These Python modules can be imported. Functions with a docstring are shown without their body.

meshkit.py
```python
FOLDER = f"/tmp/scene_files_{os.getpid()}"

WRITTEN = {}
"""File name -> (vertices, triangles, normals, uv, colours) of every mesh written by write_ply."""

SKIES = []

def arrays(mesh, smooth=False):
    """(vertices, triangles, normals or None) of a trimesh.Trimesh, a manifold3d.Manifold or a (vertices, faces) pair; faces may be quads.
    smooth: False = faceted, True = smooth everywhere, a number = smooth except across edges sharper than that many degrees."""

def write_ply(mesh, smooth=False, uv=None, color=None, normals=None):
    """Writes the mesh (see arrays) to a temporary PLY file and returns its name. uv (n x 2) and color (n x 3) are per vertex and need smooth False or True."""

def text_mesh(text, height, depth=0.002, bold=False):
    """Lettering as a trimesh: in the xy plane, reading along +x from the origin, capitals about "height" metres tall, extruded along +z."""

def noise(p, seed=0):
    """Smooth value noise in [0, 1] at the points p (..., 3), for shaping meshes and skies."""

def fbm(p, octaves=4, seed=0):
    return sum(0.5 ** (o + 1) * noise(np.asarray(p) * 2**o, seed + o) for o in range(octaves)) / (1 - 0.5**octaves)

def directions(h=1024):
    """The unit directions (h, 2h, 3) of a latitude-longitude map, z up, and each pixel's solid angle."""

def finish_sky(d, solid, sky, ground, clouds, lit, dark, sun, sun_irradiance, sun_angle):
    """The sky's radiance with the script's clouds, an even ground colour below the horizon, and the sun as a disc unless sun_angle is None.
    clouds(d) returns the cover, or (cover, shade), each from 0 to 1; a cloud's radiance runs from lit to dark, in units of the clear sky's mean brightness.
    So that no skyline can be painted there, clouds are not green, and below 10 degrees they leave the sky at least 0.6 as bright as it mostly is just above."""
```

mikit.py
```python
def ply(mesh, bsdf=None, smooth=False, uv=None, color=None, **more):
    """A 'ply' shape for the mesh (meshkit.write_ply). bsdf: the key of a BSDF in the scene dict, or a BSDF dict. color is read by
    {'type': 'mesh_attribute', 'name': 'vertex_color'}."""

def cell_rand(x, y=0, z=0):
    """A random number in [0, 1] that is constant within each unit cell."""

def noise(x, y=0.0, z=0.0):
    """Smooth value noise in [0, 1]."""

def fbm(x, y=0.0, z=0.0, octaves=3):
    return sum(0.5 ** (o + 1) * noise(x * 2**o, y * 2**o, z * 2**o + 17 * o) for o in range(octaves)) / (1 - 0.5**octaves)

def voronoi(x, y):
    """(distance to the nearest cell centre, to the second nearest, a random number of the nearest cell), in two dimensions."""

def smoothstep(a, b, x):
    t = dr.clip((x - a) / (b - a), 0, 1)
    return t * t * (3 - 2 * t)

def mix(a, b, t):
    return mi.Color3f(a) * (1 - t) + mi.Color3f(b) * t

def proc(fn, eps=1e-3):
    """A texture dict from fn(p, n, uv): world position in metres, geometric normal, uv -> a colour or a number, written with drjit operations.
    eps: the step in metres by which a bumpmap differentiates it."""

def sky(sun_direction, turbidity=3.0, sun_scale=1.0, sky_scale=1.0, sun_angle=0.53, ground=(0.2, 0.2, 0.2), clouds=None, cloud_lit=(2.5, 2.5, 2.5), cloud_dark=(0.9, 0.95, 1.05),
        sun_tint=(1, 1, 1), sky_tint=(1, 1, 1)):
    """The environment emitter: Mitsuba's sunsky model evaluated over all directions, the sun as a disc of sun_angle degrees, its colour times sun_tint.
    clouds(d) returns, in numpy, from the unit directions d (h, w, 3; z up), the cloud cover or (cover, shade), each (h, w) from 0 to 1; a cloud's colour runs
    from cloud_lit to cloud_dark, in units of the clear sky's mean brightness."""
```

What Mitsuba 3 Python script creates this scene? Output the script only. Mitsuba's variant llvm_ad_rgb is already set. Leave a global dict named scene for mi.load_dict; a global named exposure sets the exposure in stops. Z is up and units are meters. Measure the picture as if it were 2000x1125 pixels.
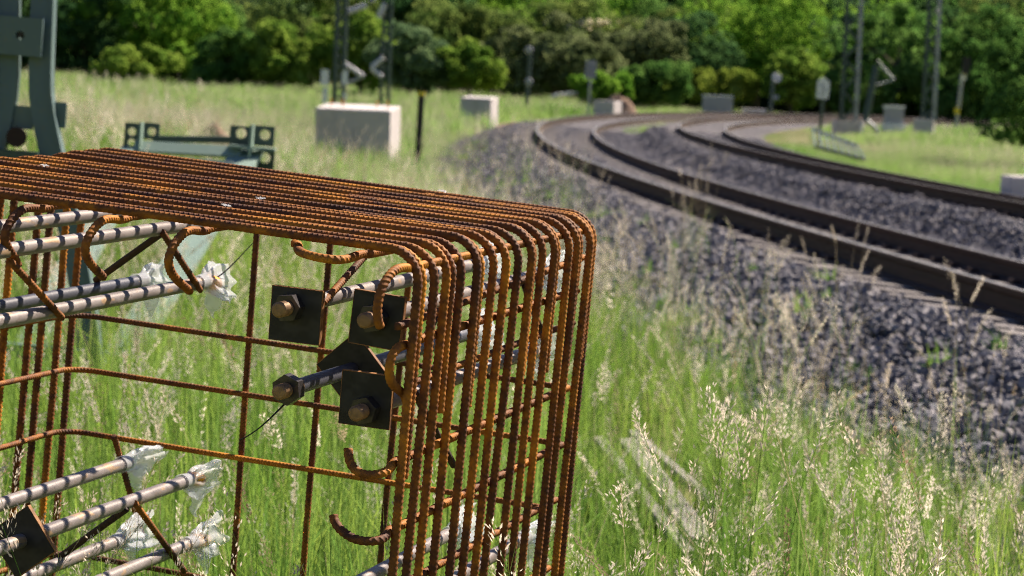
import math
import numpy as np, trimesh, mitsuba as mi, drjit as dr, mikit, meshkit
from mikit import proc, noise, fbm, mix, smoothstep
from scipy.interpolate import CubicSpline
from scipy.spatial import ConvexHull

T4 = mi.ScalarTransform4f
scene, labels = {}, {}

# ------------------------------------------------------------------ camera, sky, exposure
EYE = np.array([0.0, 0.0, 1.65])                  # the photographer's eye; y is forward, x right, z up, metres
F = 5000.0                                        # focal length in photograph pixels (2000 wide)
PITCH, ROLL = math.atan((562.5 - 161.44) / F), math.radians(2.33)
c_f = np.array([0, math.cos(PITCH), -math.sin(PITCH)])
c_u = np.array([0, math.sin(PITCH), math.cos(PITCH)])
c_r = np.array([1.0, 0, 0])
cam_up = math.cos(ROLL) * c_u - math.sin(ROLL) * c_r
cam_x = math.cos(ROLL) * c_r + math.sin(ROLL) * c_u
CW = np.stack([cam_x, -cam_up, c_f], 1)
scene['camera'] = {'type': 'thinlens', 'fov': math.degrees(2 * math.atan(1000 / F)), 'fov_axis': 'x', 'aperture_radius': 0.0046, 'focus_distance': 3.95,
                   'near_clip': 0.1, 'far_clip': 2000.0,
                   'to_world': T4().look_at(origin=EYE.tolist(), target=(EYE + c_f).tolist(), up=cam_up.tolist())}
SUN_AZ, SUN_EL = math.radians(50), math.radians(47)   # azimuth to the right of straight ahead
sun_dir = [math.sin(SUN_AZ) * math.cos(SUN_EL), math.cos(SUN_AZ) * math.cos(SUN_EL), math.sin(SUN_EL)]
scene['sky'] = mikit.sky(sun_dir, turbidity=3, sky_scale=0.31, sun_tint=(0.95, 0.975, 1.05), sky_tint=(0.97, 0.95, 1.14))
exposure = 3.1


def at(px, py, d):
    """The point that lies d metres ahead (along the view) in the direction of a photograph pixel."""
    return EYE + CW @ np.array([(px - 1000) / F, (py - 562.5) / F, 1.0]) * d


def px_size(px, d):
    return px * d / F


# ------------------------------------------------------------------ registering shapes
def numbered(key):
    if key not in used:
        used.add(key)
        return key
    n = 1
    while f'{key}_{n:03d}' in used:
        n += 1
    used.add(f'{key}_{n:03d}')
    return f'{key}_{n:03d}'


used = set()


def thing(name, label, category, group=None, kind=None):
    key = numbered(name)
    labels[key] = {'label': label, 'category': category}
    if group:
        labels[key]['group'] = group
    if kind:
        labels[key]['kind'] = kind
    return key


def put(parent, name, mesh, bsdf, smooth=False, label=None, **more):
    key = numbered(parent + '__' + name if parent else name)
    scene[key] = mesh if isinstance(mesh, dict) else mikit.ply(mesh, bsdf, smooth=smooth, **more)
    if label:
        labels[key] = {'label': label}
    return key


def setting(name, mesh, bsdf, label, smooth=False, kind='structure', category=None):
    key = put(None, name, mesh, bsdf, smooth)
    labels[key] = {'label': label, 'kind': kind, 'category': category or name.replace('_', ' ')}
    return key


# ------------------------------------------------------------------ mesh helpers
def cat(ms):
    return trimesh.util.concatenate([m if isinstance(m, trimesh.Trimesh) else trimesh.Trimesh(*m, process=False) for m in ms])


def frames(p, ref=(0.31, 0.17, 0.93)):
    ref = np.asarray(ref, float)
    t = np.gradient(p, axis=0)
    t /= np.linalg.norm(t, axis=1, keepdims=True) + 1e-12
    a = np.cross(t[0], ref) if abs(t[0] @ ref) < 0.93 else np.cross(t[0], [0.95, -0.30, 0.05])
    A = np.empty_like(p)
    for i in range(len(p)):
        a = a - t[i] * (a @ t[i])
        a = a / np.linalg.norm(a)
        A[i] = a
    return t, A, np.cross(t, A)


def tube(p, r, sides=8, cap=True, ang0=0.0, ref=(0.31, 0.17, 0.93)):
    """A tube along the polyline p; r is a number, one per point, or (points, sides)."""
    p = np.asarray(p, float)
    t, A, B = frames(p, ref)
    ang = np.arange(sides) * 2 * np.pi / sides + ang0
    r = np.broadcast_to(np.asarray(r, float).reshape(-1, 1) if np.ndim(r) == 1 else np.asarray(r, float), (len(p), sides))
    v = p[:, None] + r[..., None] * (np.cos(ang)[None, :, None] * A[:, None] + np.sin(ang)[None, :, None] * B[:, None])
    i, j = np.meshgrid(np.arange(len(p) - 1), np.arange(sides), indexing='ij')
    q = np.stack([i * sides + j, i * sides + (j + 1) % sides, (i + 1) * sides + (j + 1) % sides, (i + 1) * sides + j], -1).reshape(-1, 4)
    f = np.vstack([q[:, [0, 1, 2]], q[:, [0, 2, 3]]])
    v = v.reshape(-1, 3)
    if cap:
        n = len(v)
        v = np.vstack([v, p[:1], p[-1:]])
        k = np.arange(sides)
        f = np.vstack([f, np.stack([k * 0 + n, (k + 1) % sides, k], 1), np.stack([k * 0 + n + 1, (len(p) - 1) * sides + k, (len(p) - 1) * sides + (k + 1) % sides], 1)])
    return trimesh.Trimesh(v, f, process=False)


def fillet(pts, r, n=9):
    """A polyline with its inner corners rounded to radius r."""
    pts = np.asarray(pts, float)
    out = [pts[0]]
    for a, b, c in zip(pts[:-2], pts[1:-1], pts[2:]):
        u, w = (a - b) / np.linalg.norm(a - b), (c - b) / np.linalg.norm(c - b)
        half = math.acos(np.clip(u @ w, -1, 1)) / 2
        d = r / math.tan(half)
        m = (u + w) / np.linalg.norm(u + w)
        ctr = b + m * r / math.sin(half)
        e1, e2 = b + u * d - ctr, b + w * d - ctr
        om = math.acos(np.clip(e1 @ e2 / (r * r), -1, 1))
        for k in np.linspace(0, 1, n):
            out.append(ctr + (math.sin((1 - k) * om) * e1 + math.sin(k * om) * e2) / math.sin(om))
    out.append(pts[-1])
    return np.array(out)


def resample(p, step):
    s = np.r_[0, np.cumsum(np.linalg.norm(np.diff(p, axis=0), axis=1))]
    n = max(2, int(s[-1] / step) + 1)
    u = np.linspace(0, s[-1], n)
    return np.stack([np.interp(u, s, p[:, k]) for k in range(3)], 1), u


def ribbed(p, r=0.0072, pitch=0.0086, h=0.0019, sides=12, fine=4, wob=0.0, seed=0):
    """A ribbed reinforcing bar along the polyline p: slanting ribs on two flanks, opposite slants, with a plain seam between them."""
    q, s = resample(np.asarray(p, float), pitch / fine)
    if wob:
        rg = np.random.default_rng(seed)
        n = meshkit.noise(np.stack([s * 3.1, s * 0 + seed * 7.3, s * 0], 1), 3) - 0.5
        m = meshkit.noise(np.stack([s * 3.7, s * 0 + seed * 5.1, s * 0 + 9], 1), 5) - 0.5
        q = q + np.stack([n, m, n * m], 1) * wob
    th = np.arange(sides) * 2 * np.pi / sides
    side = np.where(np.sin(th) >= 0, 1.0, -1.0)
    ph = s[:, None] / pitch + side[None] * (th[None] % np.pi) / np.pi * 1.35 + (side[None] < 0) * 0.5
    rib = (np.clip(np.cos(2 * np.pi * ph) * 1.3 - .25, -0.2, 1)) * np.clip(np.abs(np.sin(th)) * 1.5, 0, 1)[None]
    return tube(q, r + h * rib, sides, ref=(0.303, 0.953, 0.019))


def bar_between(a, b, r, sides=8):
    return tube([a, (np.asarray(a) + b) / 2, b], r, sides)


def box(size, centre=(0, 0, 0), rot=None, bevel=0.0):
    sx, sy, sz = np.asarray(size) / 2
    if bevel:
        b = bevel
        pts = [(x * (sx - b * (k == 0) * 0 - b * (k != 0)), y * (sy - b * (k != 1)), z * (sz - b * (k != 2))) for x in (-1, 1) for y in (-1, 1) for z in (-1, 1) for k in range(3)]
        m = trimesh.convex.convex_hull(np.array(pts))
    else:
        m = trimesh.creation.box(2 * np.array([sx, sy, sz]))
    M = np.eye(4)
    if rot is not None:
        M[:3, :3] = rot
    M[:3, 3] = centre
    m.apply_transform(M)
    return m


def beam(a, b, w, h, up=(0, 0, 1), bevel=0.0):
    """A rectangular bar from a to b, w wide (sideways) and h high."""
    a, b = np.asarray(a, float), np.asarray(b, float)
    t = (b - a) / np.linalg.norm(b - a)
    s = np.cross(t, up)
    s /= np.linalg.norm(s)
    return box((np.linalg.norm(b - a), w, h), (a + b) / 2, np.stack([t, s, np.cross(s, t)], 1), bevel)


def rotz(a):
    c, s = math.cos(a), math.sin(a)
    return np.array([[c, -s, 0], [s, c, 0], [0, 0, 1.0]])


def mat(R=np.eye(3), t=(0, 0, 0), s=1.0):
    M = np.eye(4)
    M[:3, :3] = np.asarray(R) * s
    M[:3, 3] = t
    return T4(M.tolist())


def plate_with_holes(outline, holes, thick):
    """A plate in the xy plane (extruded to z = thick), outline and holes given as shapely-ready coordinates."""
    from shapely.geometry import Polygon, Point
    g = Polygon(outline)
    for x, y, r in holes:
        g = g.difference(Point(x, y).buffer(r, 10))
    return trimesh.creation.extrude_polygon(g, thick, engine='earcut')


# ------------------------------------------------------------------ materials
def rgb(*c):
    return {'type': 'rgb', 'value': list(c)}


def principled(col, rough=0.7, metal=0.0, spec=0.4, two=True, **k):
    b = {'type': 'principled', 'base_color': rgb(*col) if isinstance(col, (tuple, list)) else proc(col), 'roughness': rough if not callable(rough) else proc(rough), 'metallic': metal, 'specular': spec, **k}
    return {'type': 'twosided', 'nested': b} if two else b


def rust_fn(dark, mid, lit, k):
    def fn(p, n, uv):
        a = fbm(p.x * 9 + k, p.y * 9, p.z * 9, 3)
        b = fbm(p.x * 90 + k, p.y * 90, p.z * 90, 2)
        c = mix(dark, mid, smoothstep(0.18, 0.55, a * .55 + b * .45))
        return mix(c, lit, smoothstep(0.42, 0.78, a * 0.7 + b * 0.3))
    return fn


for i, (a, b, c) in enumerate([((.045, .016, .011), (.155, .053, .011), (.41, .155, .012)), ((.034, .013, .012), (.10, .036, .012), (.30, .110, .013)),
                               ((.052, .018, .011), (.21, .073, .011), (.49, .195, .013))]):
    scene[f'mat_rust_{i}'] = principled(rust_fn(a, b, c, i * 13.7), 0.72, 0, 0.35)
scene['mat_rust_dark'] = principled(rust_fn((.018, .013, .012), (.04, .022, .016), (.11, .045, .018), 5), 0.7)


def rod_fn(p, n, uv):
    a = fbm(p.x * 19, p.y * 19, p.z * 60, 3)
    b = fbm(p.x * 140, p.y * 140, p.z * 140, 2)
    c = mix((.135, .120, .122), (.21, .19, .192), smoothstep(.3, .65, a))
    c = mix(c, (.16, .13, .12), smoothstep(.60, .75, b) * .7)
    return mix(c, (.42, .25, .09), smoothstep(.64, .76, fbm(p.x * 33 + 4, p.y * 33, p.z * 90, 2)) * .45)


scene['mat_rod'] = principled(rod_fn, 0.42, 0.15, 0.5)
scene['mat_rod_blue'] = principled(lambda p, n, uv: mix((.035, .040, .058), (.075, .078, .10), fbm(p.x * 40, p.y * 40, p.z * 120, 3)), 0.42, 0.2, 0.5)
scene['mat_thread'] = principled(lambda p, n, uv: mix((.12, .075, .045), (.34, .20, .10), fbm(p.x * 120, p.y * 120, p.z * 120, 3)), 0.5, 0.3, 0.5)
scene['mat_plate'] = principled(lambda p, n, uv: mix((.010, .010, .014), (.024, .024, .029), smoothstep(.35, .7, fbm(p.x * 45, p.y * 45, p.z * 45, 3))), 0.55, 0.1, 0.4)
scene['mat_plate_edge'] = principled(rust_fn((.05, .025, .018), (.16, .07, .025), (.34, .16, .05), 9), 0.7)
scene['mat_nut'] = principled(lambda p, n, uv: mix((.028, .027, .034), (.06, .055, .06), noise(p.x * 200, p.y * 200, p.z * 200)), 0.32, 0.5, 0.5)
scene['mat_cap'] = principled((.75, .32, .03), 0.5)
scene['mat_black'] = principled((.012, .012, .013), 0.5)
scene['mat_plastic_film'] = {'type': 'principledthin', 'base_color': rgb(.88, .92, .98), 'roughness': 0.14, 'diff_trans': 0.9, 'spec_trans': 0.52, 'eta': 1.45, 'spec_tint': 0.0}


def paint_fn(p, n, uv):
    a = fbm(p.x * 3.1, p.y * 3.1, p.z * 3.1, 3)
    b = fbm(p.x * 31, p.y * 31, p.z * 31, 3)
    return mix(mix((.070, .118, .128), (.092, .142, .148), a), (.11, .13, .11), smoothstep(.62, .8, b) * .6)


scene['mat_green_paint'] = principled(paint_fn, 0.5, 0, 0.5)
scene['mat_pale_paint'] = principled(lambda p, n, uv: mix((.165, .25, .22), (.22, .305, .27), fbm(p.x * 4, p.y * 4, p.z * 4, 3)), 0.5, 0, 0.5)
scene['mat_mast_paint'] = principled(lambda p, n, uv: mix((.030, .055, .052), (.055, .085, .08), fbm(p.x * 2, p.y * 2, p.z * 6, 3)), 0.5)
scene['mat_mast_grey'] = principled((.30, .33, .36), 0.45, 0.3)
scene['mat_porcelain'] = principled((.62, .62, .68), 0.2, 0, 0.6)
scene['mat_white'] = principled((.72, .74, .78), 0.5)
scene['mat_yellow'] = principled((.62, .52, .03), 0.5)
scene['mat_orange'] = principled((.55, .24, .03), 0.5)


def concrete_fn(base):
    def fn(p, n, uv):
        a = fbm(p.x * 1.7, p.y * 1.7, p.z * 1.7, 4)
        s = fbm(p.x * 5, p.y * 5, p.z * .7, 3)
        c = mix([x * .82 for x in base], [x * 1.1 for x in base], a)
        return mix(c, [x * .62 for x in base], smoothstep(.55, .8, s) * .45)
    return fn


scene['mat_concrete'] = principled(concrete_fn((.50, .475, .48)), 0.85, 0, 0.2)
scene['mat_sleeper'] = principled(concrete_fn((.16, .15, .15)), 0.9, 0, 0.2)
scene['mat_wood'] = principled(lambda p, n, uv: mix((.17, .16, .155), (.30, .28, .275), fbm(p.x * 55, p.y * 6, p.z * 30, 3)), 0.85)
scene['mat_bark'] = principled(lambda p, n, uv: mix((.05, .04, .03), (.13, .11, .085), fbm(p.x * 6, p.y * 6, p.z * 1.5, 3)), 0.9)
scene['mat_soil'] = principled(lambda p, n, uv: mix((.13, .085, .06), (.30, .21, .16), fbm(p.x * 5, p.y * 5, p.z * 5, 4)), 0.95)
scene['mat_cabinet'] = principled((.30, .31, .36), 0.5)


def rail_fn(p, n, uv):
    return mix((.006, .005, .005), (.048, .021, .014), fbm(p.x * 3, p.y * .8, p.z * 30, 3))


scene['mat_rail'] = principled(rail_fn, 0.75)
scene['mat_railhead'] = principled((.46, .47, .52), 0.32, 0.85, 0.5)


def ballast_fn(p, n, uv):
    from mikit import voronoi
    d, e, r = voronoi(p.x * 17, p.y * 17)
    c = mix((.065, .064, .074), (.22, .212, .232), r)
    return mix((.012, .012, .016), c, smoothstep(.05, .40, e - d))


scene['mat_ballast'] = principled(ballast_fn, 0.9, 0, 0.2)
for i, (a, b) in enumerate([((.075, .080, .102), (.155, .162, .20)), ((.15, .145, .162), (.29, .28, .305)), ((.038, .041, .056), (.085, .09, .118))]):
    scene[f'mat_stone_{i}'] = principled((lambda a, b: lambda p, n, uv: mix(a, b, noise(p.x * 34, p.y * 34, p.z * 34)))(a, b), 0.85, 0, 0.25, two=False)


def ground_fn(p, n, uv):
    a = fbm(p.x * .7, p.y * .7, 0, 4)
    return mix((.055, .085, .018), (.16, .15, .075), smoothstep(.35, .7, a))


scene['mat_ground'] = principled(ground_fn, 0.95, 0, 0.1)
scene['mat_hill'] = principled(lambda p, n, uv: mix((.010, .022, .008), (.03, .05, .015), fbm(p.x * .3, p.y * .3, p.z * .3, 4)), 0.95, 0, 0.1)


def leaf_bsdf(a, b, freq, trans=0.9, rough=0.5):
    return {'type': 'principledthin', 'base_color': proc(lambda p, n, uv: mix(a, b, smoothstep(.25, .75, fbm(p.x * freq, p.y * freq, p.z * freq, 2)))),
            'roughness': rough, 'diff_trans': trans, 'spec_tint': 0.0, 'eta': 1.35}


scene['mat_blade_fresh'] = leaf_bsdf((.145, .285, .038), (.31, .43, .085), 1.3, 1.2)
scene['mat_blade_mid'] = leaf_bsdf((.10, .215, .04), (.235, .36, .09), 1.9, 1.15)
scene['mat_blade_dry'] = leaf_bsdf((.40, .34, .20), (.58, .52, .35), 2.3, 0.9)
scene['mat_head_pale'] = leaf_bsdf((.62, .55, .46), (.83, .77, .68), 5.1, 1.0)
scene['mat_head_brown'] = leaf_bsdf((.30, .20, .14), (.54, .42, .32), 5.1, 0.8)
scene['mat_weed'] = leaf_bsdf((.06, .16, .03), (.14, .27, .05), 3, .9)
scene['mat_far_green'] = leaf_bsdf((.155, .30, .06), (.28, .43, .12), .23, 1.2)
scene['mat_far_straw'] = leaf_bsdf((.44, .41, .31), (.60, .56, .45), .31, 0.9)
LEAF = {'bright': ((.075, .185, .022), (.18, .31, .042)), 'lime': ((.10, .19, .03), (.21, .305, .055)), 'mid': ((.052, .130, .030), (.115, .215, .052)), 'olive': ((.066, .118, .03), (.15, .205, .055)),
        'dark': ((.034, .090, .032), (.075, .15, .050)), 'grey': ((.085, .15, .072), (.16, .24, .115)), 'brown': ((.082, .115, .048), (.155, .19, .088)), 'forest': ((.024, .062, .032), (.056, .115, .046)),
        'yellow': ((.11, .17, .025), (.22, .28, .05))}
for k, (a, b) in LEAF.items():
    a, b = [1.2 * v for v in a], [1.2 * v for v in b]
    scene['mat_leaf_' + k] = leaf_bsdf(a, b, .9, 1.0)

# ------------------------------------------------------------------ the course of the railway
KS = np.array([0, 14, 28, 40, 52, 64, 76, 88, 100, 112, 130, 170.0])
KAPPA = [.0016, .0027, .0027, .0024, .0029, .0037, .0039, .0035, .0045, .0073, .0114, .0157]
_s = np.arange(-16, 215, .25)
_kap = np.interp(_s, KS, KAPPA)
_th = np.cumsum(_kap * .25)
_i0 = int(np.argmin(abs(_s)))
_th = _th - _th[_i0] - 0.1058
_x = np.cumsum(np.sin(_th) * .25)
_y = np.cumsum(np.cos(_th) * .25)
_i6 = int(np.argmin(abs(_s + 6)))
_x += 3.4555 - _x[_i6]
_y += 12.1334 - _y[_i6]
TR = 4.02                                            # second track's distance


def track(s, t):
    """World x, y at arc length s, t metres to the right of the first track's left rail."""
    x, y, h = np.interp(s, _s, _x), np.interp(s, _s, _y), np.interp(s, _s, _th)
    return x + np.cos(h) * t, y - np.sin(h) * t


def heading(s):
    return np.interp(s, _s, _th)


from scipy.spatial import cKDTree
_tree = cKDTree(np.c_[_x, _y])


def offset(x, y):
    """(s, t) of world points."""
    _, i = _tree.query(np.c_[np.ravel(x), np.ravel(y)])
    dx, dy = np.ravel(x) - _x[i], np.ravel(y) - _y[i]
    return _s[i], dx * np.cos(_th[i]) - dy * np.sin(_th[i])


Z1, SL = 0.519, -0.0907                              # left rail's top, fall across the canted track


def top_z(t):
    return Z1 + SL * t


PROF_T = np.array([-2.9, -2.35, -1.05, -.62, 0, .75, 1.5, 2.08, 2.45, 2.75, 3.12, 3.40, 4.02, 4.77, 5.52, 6.1, 6.6, 7.15, 7.5])
PROF_Z = np.array([-.12, -.01, .345, .362, .318, .248, .182, .135, .09, .12, .345, .362, .318, .255, .19, .145, .12, -.01, -.12])


def field_z(x, y):
    x, y = np.asarray(x, float), np.asarray(y, float)
    d = np.hypot(x, y)
    z = 0.10 * (meshkit.fbm(np.stack([x * .13, y * .13, x * 0], -1), 3, 4) - 0.5) * np.clip((d - 6) / 20, 0, 1)
    z = z + np.clip((d - 60) / 100, 0, 1) ** 1.5 * np.clip(.35 - x / 60, 0, 1) * 1.1
    z = z + .55 * np.exp(-((x + 1.1 + .13 * y) / (.6 + .055 * np.clip(y, 5, 60))) ** 4 - ((y - 27) / 14) ** 4)          # a low bank in the meadow on the left
    return z + np.clip(d - 205, 0, 400) * 0.34


# ------------------------------------------------------------------ ground, ballast bed, hill
def grid_mesh(X, Y, Z):
    n, m = X.shape
    i, j = np.meshgrid(np.arange(n - 1), np.arange(m - 1), indexing='ij')
    q = np.stack([i * m + j, (i + 1) * m + j, (i + 1) * m + j + 1, i * m + j + 1], -1).reshape(-1, 4)
    return trimesh.Trimesh(np.stack([X, Y, Z], -1).reshape(-1, 3), np.vstack([q[:, [0, 1, 2]], q[:, [0, 2, 3]]]), process=False)


_r = np.concatenate([np.linspace(0.3, 30, 90), np.geomspace(31, 480, 110)])
_a = np.radians(np.concatenate([np.linspace(-180, -20, 33)[:-1], np.linspace(-20, 20, 121), np.linspace(20, 180, 33)[1:]]))
RR, AA = np.meshgrid(_r, _a, indexing='ij')
GX, GY = RR * np.sin(AA), RR * np.cos(AA)
setting('ground', grid_mesh(GX, GY, field_z(GX, GY)), 'mat_ground', 'grassy ground of the meadow beside the railway, rising to a wooded slope', True, category='ground')

_bs = np.concatenate([np.arange(-14, 60, .25), np.arange(60, 214, .8)])
_bt = np.unique(np.concatenate([np.linspace(-2.9, 7.5, 70), PROF_T]))
BS, BT = np.meshgrid(_bs, _bt, indexing='ij')
BX, BY = track(BS, BT)
_fz = field_z(BX, BY)


def bed_z(s, t):
    x, y = track(s, t)
    n = meshkit.fbm(np.stack([x * 1.7, y * 1.7, np.asarray(x) * 0], -1), 3, 8) - .5
    edge = np.clip(np.minimum(t + 2.3, 7.1 - t) / .5, 0, 1)
    return np.interp(t, PROF_T, PROF_Z) + n * .07 * edge * (1 - np.exp(-((np.asarray(t) - .75) / .9) ** 4) * .7)


setting('ballast_bed', grid_mesh(BX, BY, bed_z(BS, BT)), 'mat_ballast', 'curving bed of grey crushed stone under the two railway tracks', True)


# rails and sleepers
def rail_profile():
    h = [(-.036, 0), (-.036, -.030), (-.030, -.038), (-.010, -.048), (-.0085, -.10), (-.012, -.140), (-.070, -.158), (-.070, -.172)]
    p = [(-.030, .004)] + h + [(-x, z) for x, z in h[::-1]] + [(.030, .004)]
    return np.array(p)


def extrude_track(profile, t0, z0, s0, s1, step):
    s = np.arange(s0, s1, step)
    n = len(profile)
    P = profile
    ct = np.arctan(SL)
    tt = t0 + P[None, :, 0] * math.cos(ct) - P[None, :, 1] * math.sin(ct) + s[:, None] * 0
    zz = z0 + P[None, :, 0] * math.sin(ct) + P[None, :, 1] * math.cos(ct) + s[:, None] * 0
    x, y = track(s[:, None] + 0 * tt, tt)
    v = np.stack([x, y, zz], -1).reshape(-1, 3)
    i, j = np.meshgrid(np.arange(len(s) - 1), np.arange(n), indexing='ij')
    q = np.stack([i * n + j, (i + 1) * n + j, (i + 1) * n + (j + 1) % n, i * n + (j + 1) % n], -1).reshape(-1, 4)
    return trimesh.Trimesh(v, np.vstack([q[:, [0, 1, 2]], q[:, [0, 2, 3]]]), process=False)


def sleeper_mesh():
    ys = [(-1.3, .125, .0), (-1.27, .14, .0), (-.45, .12, .0), (0, .10, -.025), (.45, .12, 0), (1.27, .14, 0), (1.3, .125, 0)]
    v, f = [], []
    for x, w, z in ys:
        v += [(x, -w, z), (x, -w * 1.15, -.18), (x, w * 1.15, -.18), (x, w, z)]
    for k in range(len(ys) - 1):
        for j in range(4):
            f.append([k * 4 + j, k * 4 + (j + 1) % 4, k * 4 + 4 + (j + 1) % 4, k * 4 + 4 + j])
    f += [[3, 2, 1, 0], [24, 25, 26, 27]]
    return trimesh.Trimesh(np.array(v), np.vstack([[q[0], q[1], q[2]] for q in f] + [[q[0], q[2], q[3]] for q in f]), process=False)


CLIPS = [mikit.ply(box((.075, .13, .045), (x0 + dx, 0, .018), None, .01), 'mat_rail') for x0 in (-.75, .75) for dx in (-.105, .105)]
SLEEPER = mikit.ply(sleeper_mesh(), 'mat_sleeper')
rg = np.random.default_rng(3)
for k, (t0, lab) in enumerate([(0.0, 'nearer railway track curving away past the rusty cage to the wood'), (TR, 'farther railway track curving away behind the nearer one, beside the green verge')]):
    tr = thing('railway_track', lab, 'railway track')
    for t in (t0, t0 + 1.5):
        z = top_z(t - t0)
        r = put(tr, 'rail', extrude_track(rail_profile(), t, z, -13, 190, .8), 'mat_rail', 30)
        put(r, 'running_surface', extrude_track(np.array([(-.022, .0045), (.022, .0045), (.022, .0062), (-.022, .0062)])[::-1], t, z, -13, 190, .8), 'mat_railhead', 30)
    for i in range(0, 118):
        s = -10 + i * .6
        x, y = track(s, t0 + .75)
        h = heading(s)
        R = rotz(-h) @ np.array([[math.cos(math.atan(SL)), 0, -math.sin(math.atan(SL))], [0, 1, 0], [math.sin(math.atan(SL)), 0, math.cos(math.atan(SL))]])
        tw = mat(R @ rotz(rg.normal(0, .006)), (x, y, top_z(.75) - .176 + rg.normal(0, .004)))
        key = put(tr, 'sleeper', {**SLEEPER, 'to_world': tw}, None)
        if 20 <= i < 56:
            for CL in CLIPS:
                put(key, 'rail_clip', {**CL, 'to_world': tw}, None)

# ------------------------------------------------------------------ ballast stones
rg = np.random.default_rng(11)


def stone(seed, r):
    g = np.random.default_rng(seed)
    p = g.normal(size=(11, 3))
    p /= np.linalg.norm(p, axis=1, keepdims=True)
    p *= g.uniform(.7, 1.1, (11, 1)) * np.array([1.25, .95, .72])
    h = ConvexHull(p)
    m = trimesh.Trimesh(p, h.simplices, process=True)
    m.fix_normals()
    m.apply_scale(r)
    return m


STONES = [stone(40 + i, 1.0) for i in range(10)]


def rand_rot(g):
    return trimesh.transformations.random_rotation_matrix(g.random(3))[:3, :3]


def stone_patch(seed, size, n, rmin, rmax):
    g = np.random.default_rng(seed)
    parts = []
    for k in range(n):
        m = STONES[g.integers(10)]
        v = (m.vertices * g.uniform(rmin, rmax)) @ rand_rot(g).T + [g.uniform(-size, size) / 2, g.uniform(-size, size) / 2, g.uniform(-.012, .022)]
        parts.append((v, m.faces))
    return [cat(parts[i::3]) for i in range(3)]


NP = 5
for i in range(NP):
    ms = stone_patch(70 + i, .56, 185, .019, .042)
    scene[f'stone_patch_{i}'] = {'type': 'shapegroup', **{f'm{j}': mikit.ply(m, f'mat_stone_{j}') for j, m in enumerate(ms)}}


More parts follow.
